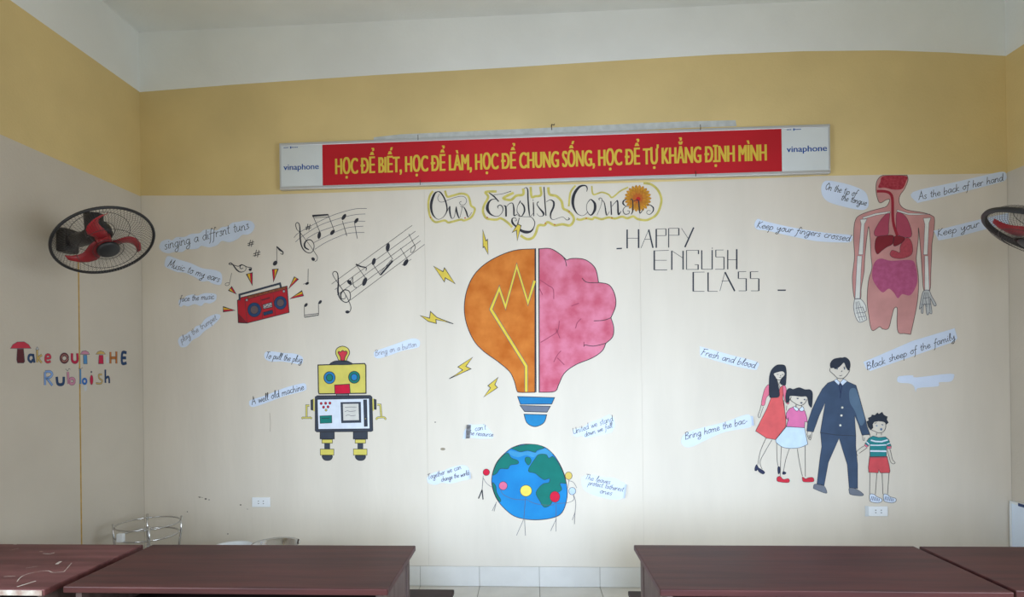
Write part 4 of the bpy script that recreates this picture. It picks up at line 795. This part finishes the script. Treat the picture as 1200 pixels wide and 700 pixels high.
mb = MB(); ribbon(mb, BW, spline(zA([(262, 170), (330, 172), (372, 190), (390, 240), (392, 370), (402, 450), (430, 535)]), False), 3.2, P('throat', 160, 45, 60), 6); mb.build('throat', an)
shape('liver', an, [(260, 550), (320, 535), (397, 535), (392, 600), (340, 630), (300, 660), (265, 685), (245, 630)], PLI, zA, lay=5, ow=.4); shape('liver', an, [(408, 540), (488, 550), (470, 590), (402, 620)], PLI, zA, lay=5, ow=.4)
shape('stomach', an, [(490, 560), (530, 560), (555, 620), (545, 690), (470, 722), (400, 716), (370, 690), (385, 655), (420, 662), (450, 672), (455, 620)], P('stomach', 182, 76, 88, var=.1, sc=60), zA, lay=4, ow=.4)
shape('intestines', an, [(255, 740), (300, 722), (380, 740), (540, 735), (580, 780), (595, 900), (570, 980), (530, 1025), (470, 1015), (435, 1048), (400, 1000), (360, 970), (310, 1000), (260, 950), (225, 880), (230, 790)], mat('paint_gut', (182, 92, 132), rgb2=(168, 80, 116), scale=30), zA, lay=3, ol=None)
PBO = P('bone', 226, 226, 220)
for nm, pts in (('collar_bone', [(370, 335), (250, 352), (145, 385), (150, 398), (255, 368), (372, 348)]), ('collar_bone', [(430, 322), (520, 350), (600, 352), (700, 358), (600, 365), (520, 364), (425, 335)]), ('arm_bone', [(125, 402), (182, 398), (160, 440), (147, 690), (112, 690), (134, 440)]), ('forearm_bone', [(102, 700), (140, 700), (132, 830), (122, 1055), (84, 1055), (94, 850)]), ('arm_bone', [(643, 392), (706, 386), (690, 430), (677, 690), (645, 690), (656, 440)]), ('forearm_bone', [(655, 700), (682, 700), (692, 980), (655, 982)])): shape(nm, an, pts, PBO, zA, lay=4, smooth=False, ow=.4, ol=M_ink2)
PRH = P('hand_grey', 190, 192, 190)
shape('hand', an, [(85, 1055), (130, 1055), (168, 1105), (175, 1150), (160, 1158), (145, 1120), (178, 1210), (170, 1228), (120, 1245), (90, 1205), (72, 1130), (75, 1085)], PBO, zA, lay=4, ow=.6, ol=M_ink2, extra=lambda mb: [ribbon(mb, BW, zA(s), .5, M_ink2, 7) for s in ([(90, 1080), (98, 1150), (125, 1235)], [(100, 1075), (115, 1140), (145, 1230)], [(112, 1070), (132, 1130), (165, 1220)], [(88, 1130), (150, 1120)], [(92, 1170), (158, 1165)], [(105, 1205), (170, 1195)])])
shape('hand', an, [(650, 985), (690, 985), (712, 1030), (748, 1095), (740, 1112), (725, 1100), (700, 1050), (714, 1160), (704, 1176), (692, 1165), (686, 1180), (672, 1178), (660, 1100), (645, 1110), (640, 1168), (626, 1165), (630, 1120), (618, 1135), (612, 1125), (632, 1020)], PRH, zA, lay=4, ow=.6, ol=M_ink2, extra=lambda mb: [ribbon(mb, BW, zA(s), .5, M_ink2, 7) for s in ([(655, 1000), (640, 1060), (632, 1120)], [(665, 1000), (662, 1060), (672, 1120)], [(678, 1000), (690, 1060), (698, 1160)], [(640, 1050), (700, 1040)], [(628, 1100), (708, 1095)])])
# ------------------------------------------------------------------ family
f1 = Z(870, 415, 8.75); f2 = Z(870, 490, 7.78); f3 = Z(940, 410, 7.78); f4 = Z(940, 495, 7); f5 = Z(995, 475, 11.67)
PH = P('hair', 48, 55, 68); PDs = P('dress_red', 222, 98, 100, var=.08, sc=10); PPk = P('shirt_pink', 222, 120, 170); PSu = P('suit', 66, 84, 110, var=.1, sc=8); PRd = P('shorts_red', 212, 85, 92, var=.08); PTe = P('teal_shirt', 45, 135, 140); PPs = P('sleeve_pink', 228, 120, 145)
G = 'painted family members'
wo = painting('painted_woman', 905, 555, 'painted woman with long black hair and a red dress', 'wall painting', G)
shape('dress', wo, f1([(383, 345), (412, 326), (426, 370), (412, 450), (430, 550), (446, 680)]) + [(920.8, 500), (908.6, 515.5), (898.3, 513.8), (885.4, 505.4), (891, 494), (898.6, 479), (903.5, 466.4), (912, 466)], PDs, smooth=False, lay=4, ow=.5)
shape('hair', wo, [(345, 118), (385, 110), (435, 120), (450, 180), (448, 260), (440, 320), (400, 315), (386, 290), (398, 255), (432, 215), (424, 185), (390, 178), (315, 205), (342, 245), (372, 350), (380, 420), (365, 440), (300, 448), (275, 430), (272, 300), (278, 220), (300, 160)], PH, f1, lay=7, ow=.4)
for pts in ([(270, 318), (240, 340), (215, 400), (193, 515), (225, 525), (245, 450), (274, 410)], [(414, 320), (446, 345), (455, 440), (478, 500), (460, 515), (430, 470), (418, 400)]): shape('sleeve', wo, pts, PPs, f1, lay=6, ow=.4)
lines('face', wo, [[(318, 205), (338, 245), (370, 268), (410, 255), (434, 215)], [(352, 207), (360, 212), (370, 207)], [(404, 209), (412, 213), (420, 208)], [(378, 240), (386, 243), (396, 240)], [(392, 215), (390, 228), (396, 226)], [(352, 262), (370, 310), (385, 345)], [(385, 280), (380, 310)]], .55, M_ink, f1, lay=8, smooth=True)
lines('arm_outline', wo, [[(193, 520), (178, 580), (160, 630), (168, 655), (182, 640), (190, 612), (215, 540)], [(425, 475), (432, 560)], [(455, 530), (450, 580)]], .5, M_ink, f1, lay=5, smooth=True)
lines('leg_outline', wo, [[(215, 185), (165, 300), (140, 425)], [(268, 200), (205, 310), (160, 400), (180, 468)], [(312, 225), (316, 380), (328, 450)]], .5, M_ink, f2, lay=5, smooth=True)
for pts in ([(130, 425), (148, 455), (190, 480), (203, 500), (185, 512), (150, 492), (138, 470), (128, 482), (112, 478), (115, 450)], [(322, 450), (340, 450), (340, 500), (325, 508)], [(372, 488), (398, 500), (385, 515), (365, 512)]): shape('shoe', wo, pts, P('shoe_navy', 52, 58, 85), f2, lay=5, ow=.4)
gi = painting('painted_girl', 930, 566, 'painted girl with black pigtails, pink top and white skirt', 'wall painting', G)
shape('skirt', gi, [(400, 80), (400, 80), (565, 90), (565, 90), (595, 240), (595, 240), (530, 268), (450, 278), (370, 268), (312, 228), (302, 200), (302, 200)], P('skirt_white', 205, 226, 245), f2, lay=6, ow=.5)
shape('top', gi, [(929.4, 477.3), (934, 479), (939, 479.5), (943, 482), (945.3, 489), (946, 495), (943, 494.5), (942.6, 501.6), (921.4, 500), (923.5, 491), (920.8, 491), (921.5, 484), (925, 479)], PPk, lay=7, smooth=False, ow=.5)
for pts in ([(525, 540), (560, 552), (573, 570), (557, 586), (530, 566)], [(580, 572), (615, 540), (630, 572), (608, 588)]): shape('collar', gi, pts, P('collar', 215, 228, 245), f1, lay=9, ow=.5)
shape('hair', gi, [(490, 352), (520, 362), (580, 345), (640, 365), (690, 366), (717, 400), (715, 500), (706, 548), (680, 520), (660, 440), (600, 436), (488, 430), (484, 470), (468, 500), (448, 495), (440, 450), (448, 390), (465, 360)], PH, f1, lay=9, ow=.4)
lines('face', gi, [[(500, 440), (492, 470), (520, 495), (560, 520), (600, 528), (640, 505), (660, 465)], [(555, 452), (565, 460), (576, 454)], [(628, 464), (636, 470), (645, 465)], [(592, 500), (605, 496), (615, 502)], [(550, 520), (548, 545)], [(605, 525), (606, 545)]], .6, M_ink, f1, lay=10, smooth=True)
fe = [(565, 457), (636, 468)]
mb = MB(); [fill(mb, BW, f1(circ(x, y, 7)), PSu, 11) for x, y in fe]; fill(mb, BW, f1(circ(603, 505, 10, 5)), PSu, 11); mb.build('eyes', gi)
lines('leg_outline', gi, [[(355, 262), (348, 400), (345, 530)], [(428, 280), (395, 380), (372, 500)], [(500, 280), (522, 420), (547, 530)], [(572, 255), (573, 535)]], .5, M_ink, f2, lay=5, smooth=True)
lines('hand_outline', gi, [[(450, 640), (448, 665), (460, 670)], [(470, 650), (468, 690)]], .5, M_ink, f1, lay=9)
for pts in ([(318, 540), (345, 533), (372, 560), (415, 553), (430, 572), (412, 590), (330, 582), (313, 565)], [(548, 538), (575, 555), (600, 545), (640, 543), (652, 565), (640, 583), (560, 583), (545, 560)]): shape('shoe', gi, pts, P('shoe_red', 205, 50, 68), f2, lay=6, ow=.4)
mn = painting('painted_man', 985, 578, 'painted man in a dark blue suit holding the children by the hand', 'wall painting', G)
shape('trousers', mn, [(150, 85), (440, 108), (440, 200), (455, 350), (455, 545), (385, 537), (370, 350), (302, 132), (215, 330), (180, 520), (120, 510), (145, 300), (160, 200)], PSu, f4, lay=3, smooth=False, ow=.4)
shape('jacket', mn, [(976.6, 446.6), (984.3, 450.5), (992.7, 447.3), (1003, 451.8), (1005.5, 460), (1009.4, 474.3), (1014, 491), (1016, 500), (1019.5, 509.5), (1010, 510.2), (1006, 498), (1001.5, 487), (1002.8, 511), (980, 510), (961.2, 507.3), (964, 490), (967, 472), (960, 487), (953, 506.5), (945.3, 505.3), (946.5, 495), (951.5, 480), (958, 466), (963.5, 456), (970, 449)], PSu, lay=5, smooth=False, ow=.5)
shape('sleeve_highlight', mn, [(432, 370), (480, 352), (510, 410), (535, 500), (570, 640), (530, 690), (480, 560), (435, 480)], P('suit_light', 92, 116, 140), f3, lay=7, ol=None)
lines('tie', mn, [[(345, 302), (338, 340), (350, 400), (345, 440)], [(345, 302), (362, 340), (350, 400)]], .8, P('suit_dark', 45, 55, 90), f3, lay=7)
mb = MB(); [fill(mb, BW, f3(circ(x, y, 10)), P('button_cream', 226, 222, 208), 8) for x, y in ((365, 528), (357, 600), (347, 690))]; mb.build('buttons', mn)
for pts in ([(288, 283), (312, 268), (345, 300), (333, 326)], [(345, 300), (376, 266), (410, 288), (366, 328)]): shape('collar', mn, pts, P('collar', 215, 228, 245), f3, lay=8, smooth=False, ow=.4)
shape('hair', mn, [(260, 166), (256, 125), (285, 88), (340, 74), (365, 74), (395, 70), (430, 100), (438, 150), (422, 188), (400, 160), (380, 118), (345, 150), (305, 176), (285, 165)], PH, f3, lay=6, ow=.4)
lines('face', mn, [[(254, 168), (252, 195), (285, 225), (318, 256), (345, 263), (375, 260), (405, 235), (432, 190), (428, 178)], [(338, 236), (350, 238), (364, 232)], [(352, 200), (362, 200), (362, 190)], [(308, 165), (322, 162)], [(375, 160), (392, 158)], [(318, 262), (318, 275)], [(372, 262), (372, 272)]], .6, M_ink, f3, lay=8, smooth=True)
mb = MB(); [fill(mb, BW, f3(circ(x, y, 6, 9)), PSu, 9) for x, y in ((318, 173), (385, 172))]; mb.build('eyes', mn)
for pts in ([(105, 508), (175, 520), (203, 572), (185, 582), (100, 548), (92, 535)], [(388, 540), (440, 547), (500, 588), (485, 605), (400, 595), (385, 570)]): shape('shoe', mn, pts, P('shoe_grey', 118, 124, 136), f4, lay=4, ow=.4)
lines('hand_outline', mn, [[(45, 76), (40, 102), (55, 140), (68, 146), (76, 120), (80, 80)], [(55, 105), (60, 135)], [(66, 100), (66, 130)], [(495, 108), (498, 148), (510, 150), (512, 125)], [(495, 108), (555, 98)], [(550, 100), (560, 120)]], .5, M_ink, f4, lay=5)
bo = painting('painted_boy', 1030, 590, 'painted boy with spiky hair, striped teal shirt and red shorts', 'wall painting', G)
shape('hair', bo, [(260, 175), (300, 160), (312, 132), (350, 140), (385, 105), (405, 125), (450, 95), (470, 132), (500, 150), (522, 158), (512, 198), (535, 240), (505, 262), (488, 235), (450, 222), (400, 218), (340, 228), (318, 262), (325, 310), (290, 338), (262, 300), (240, 225), (268, 210)], PH, f5, lay=9, smooth=False, ow=.4)
lines('face', bo, [[(325, 310), (300, 322), (315, 345), (345, 355), (385, 375), (420, 380), (470, 360), (498, 310), (500, 255)], [(345, 250), (375, 240)], [(440, 262), (465, 268)], [(378, 378), (370, 415)], [(440, 375), (440, 412)]], .55, M_ink, f5, lay=10, smooth=True)
mb = MB(); fill(mb, BW, f5(circ(375, 282, 14, 8)), P('eye_blue', 120, 145, 175), 10); fill(mb, BW, f5(circ(455, 272, 10, 7)), P('eye_blue'), 10); fill(mb, BW, f5(circ(437, 330, 15, 17)), P('mouth_blue', 95, 118, 150), 10); mb.build('eyes', bo)
shape('shirt', bo, [(580, 113), (600, 118), (625, 125), (660, 122), (682, 120), (708, 142), (730, 198), (702, 210), (690, 180), (690, 282), (555, 285), (555, 180), (537, 197), (514, 178), (548, 130)], PTe, f4, lay=7, smooth=False, ow=.5, extra=lambda mb: [ribbon(mb, BW, f4(s), w_, P('stripe', 220, 230, 242), 9) for s, w_ in (([(562, 148), (600, 158), (650, 160), (702, 145)], 1.7), ([(556, 188), (620, 190), (690, 186)], 1.4), ([(556, 236), (690, 238)], 1.9), ([(524, 160), (550, 184)], 1.2), ([(694, 182), (722, 170)], 1.2))])
for pts in ([(514, 176), (541, 198), (527, 206), (510, 190)], [(692, 198), (730, 198), (728, 214), (697, 220)]): shape('cuff', bo, pts, PPs, f4, lay=10, smooth=False, ow=.3)
shape('shorts', bo, [(552, 284), (695, 281), (712, 350), (720, 400), (715, 416), (640, 416), (628, 390), (622, 416), (545, 411), (542, 370)], PRd, f4, lay=7, smooth=False, ow=.5, extra=lambda mb: ribbon(mb, BW, f4([(552, 293), (697, 290)]), .4, M_ink2, 9))
lines('leg_outline', bo, [[(556, 415), (553, 590)], [(612, 418), (600, 590)], [(655, 418), (662, 590)], [(712, 418), (700, 590)]], .5, M_ink, f4, lay=6)
lines('arm_outline', bo, [[(512, 192), (475, 215), (446, 245), (455, 278)], [(535, 208), (468, 255)], [(695, 224), (712, 280), (725, 325), (745, 342), (762, 332), (740, 305), (730, 260), (718, 218)]], .5, M_ink, f4, lay=6, smooth=True)
PSo = P('sock_white', 215, 226, 242)
for pts, dx in (([(555, 592), (590, 592), (610, 610), (650, 628), (652, 650), (620, 662), (570, 655), (554, 640)], 0), ([(668, 592), (698, 594), (720, 612), (765, 625), (768, 648), (740, 662), (690, 655), (668, 640)], 114)):
    shape('foot', bo, pts, PSo, f4, lay=7, ow=.5, extra=lambda mb, dx=dx: [ribbon(mb, BW, f4([(562 + 13 * k + dx, 640 + 2 * k), (572 + 12 * k + dx, 606 + 4 * k)]), .7, P('sock_blue', 80, 95, 135), 10) for k in range(6)])
# ------------------------------------------------------------------ sockets, wall marks
def socket(u0, v0, u1, v1, label, back=False):
    a = BW.to2(u0, v1); b = BW.to2(u1, v0); y = D - SHEET - .0002
    r = empty('wall_socket', ((a.x + b.x) / 2, y, a.y), label, 'socket', 'wall sockets')
    MB().box((a.x, y - .011, a.y), (b.x, y, b.y), M_plastic, .003).build('plate', r)
    if back: tag(MB().box((a.x - .022, y - .005, a.y - .002), (a.x - .0005, y, b.y + .002), mat('old_plate', (200, 204, 206))).build('backing_plate', r), 'grey edge of an older plate')
    cx_, cz_ = (a.x + b.x) / 2, (a.y + b.y) / 2
    for dx in (-.019, .019):
        for dz in (-.009, .009): MB().box((cx_ + dx - .004, y - .0118, cz_ + dz - .0025), (cx_ + dx + .004, y - .0112, cz_ + dz + .0025), M_black).build('pin_hole', r)
socket(296, 583, 317, 594.3, 'white wall socket low on the left of the back wall')
socket(1017.5, 593.5, 1039.5, 605, 'white wall socket just under the feet of the painted boy', True)
M_stain = mat('wall_stain', (150, 140, 122)); M_spot = mat('dark_spot', (90, 85, 80))
mb = MB()
for u, v, r_ in ((282, 592, 1.1), (234, 583, 1.0), (241, 585, 1.3), (245, 586, .8), (219.5, 600, .8), (267, 626, .9), (290, 597, .6), (510, 495, .9)): fill(mb, BW, circ(u, v, r_, r_ * .7, 10), M_spot, 1)
for st, w_ in (([(316, 484), (317, 495), (316.5, 506)], .4), ([(232, 582.5), (238, 583.5)], .5)): ribbon(mb, BW, st, w_, M_stain, 1)
fill(mb, BW, circ(519, 526.5, 3, 1.6, 10), M_stain, 1); ribbon(mb, BW, [(600, 672.5), (606, 671)], .6, M_spot, 1)
tag(mb.build('wall_marks'), 'small dark specks and scuffs scattered over the cream wall', 'stain', kind='stuff')
# ------------------------------------------------------------------ things behind the desks
def hoop(mb, c, r, rad_=.006, z=0., n=48, tilt=(0, 0)):
    mb.tube([(c[0] + r * math.cos(t), c[1] + r * math.sin(t), z) for t in (2 * math.pi * k / n for k in range(n))], rad_, M_steel, 8, True)
hc = (.335, 3.93)
st = empty('basin_stand', (hc[0], hc[1], 0), 'stainless steel basin stand with round hoops in the left corner', 'stand')
mb = MB(); hoop(mb, hc, .195, .005, .575); mb.build('upper_hoop', st)
mb = MB(); hoop(mb, hc, .185, .006, .50); mb.build('lower_hoop', st)
for k in range(4):
    t = math.radians(35 + 90 * k); c_, s_ = math.cos(t), math.sin(t)
    MB().tube([(hc[0] + .202 * c_, hc[1] + .202 * s_, .60), (hc[0] + .198 * c_, hc[1] + .198 * s_, .5), (hc[0] + .16 * c_, hc[1] + .16 * s_, .2), (hc[0] + .24 * c_, hc[1] + .24 * s_, 0)], .007, M_steel, 8).build('leg', st)
a = BackWall(3.75)
q = a.to2(141.5, 630.5)
MB().box((q.x - .022, 3.735, q.y - .028), (q.x + .022, 3.765, q.y + .028), M_plastic, .006).build('white_clip', st)['label'] = 'white plastic clip'
def bucket(c, r, h, label):
    r0 = empty('plastic_bucket', (c[0], c[1], 0), label, 'bucket')
    M4 = Matrix.Translation((c[0], c[1], 0))
    MB().lathe([(0, .004), (r * .72, 0), (r * .75, .01), (r * .97, h - .02), (r, h - .018), (r * 1.03, h - .006), (r * 1.0, h), (r * .95, h - .01), (r * .72, .012), (0, .012)], M4, M_plastic, 32).build('body', r0)
bucket((.885, 4.0), .135, .402, 'white plastic bucket with only its rim showing over the left desk')
q = BackWall(3.85).to2(323, 640)
sb = empty('step_stool', (q.x, 3.85, 0), 'low dark stool under the stainless basin, hidden by the left desk', 'stool')
MB().box((q.x - .15, 3.72, .335), (q.x + .15, 3.98, .355), M_dark, .003).build('seat', sb)
for dx in (-.13, .105):
    for dy in (3.735, 3.94): MB().box((q.x + dx, dy, 0), (q.x + dx + .025, dy + .025, .3345), M_dark).build('leg', sb)
bs = empty('steel_basin', (q.x, 3.85, .355), 'shiny stainless steel basin showing over the edge of the left desk', 'basin')
M4 = Matrix.Translation((q.x, 3.85, .356))
zr_ = q.y + .0 - .356
MB().lathe([(0, .002), (.10, 0), (.125, .02), (.14, zr_ + .005), (.155, zr_ + .012), (.155, zr_ + .015), (.138, zr_ + .012), (.122, .024), (.098, .006), (0, .006)], M4, M_steel, 40).build('bowl', bs)
MB().tube([(q.x + .15, 3.85, .356 + zr_ + .013), (q.x + .158, 3.83, .356 + zr_ + .03), (q.x + .162, 3.83, .356 + zr_ + .05)], .005, M_rust, 6).build('handle', bs)
# ------------------------------------------------------------------ whiteboard low on the right wall
wb = empty('whiteboard', (W, 4.0, .31), 'small white board low on the right wall, cut by the picture edge', 'whiteboard')
MB().box((W - .022, 3.1, .315), (W - .004, 4.365, .615), mat('board_white', (225, 238, 255), rough=.3), .001).build('board', wb)
mb = MB(); mb.box((W - .028, 3.1, .6155), (W - .002, 4.38, .632), M_plastic, .003).box((W - .028, 3.1, .300), (W - .002, 4.38, .3145), M_plastic, .003).box((W - .028, 4.3655, .3146), (W - .002, 4.38, .6154), M_plastic); mb.build('frame', wb)
M_cap = mat('corner_cap', (45, 65, 110), rough=.4)
for z_ in (.612, .296): MB().box((W - .032, 4.20, z_), (W - .0285, 4.30, z_ + .02), M_cap, .001).build('corner_cap', wb)
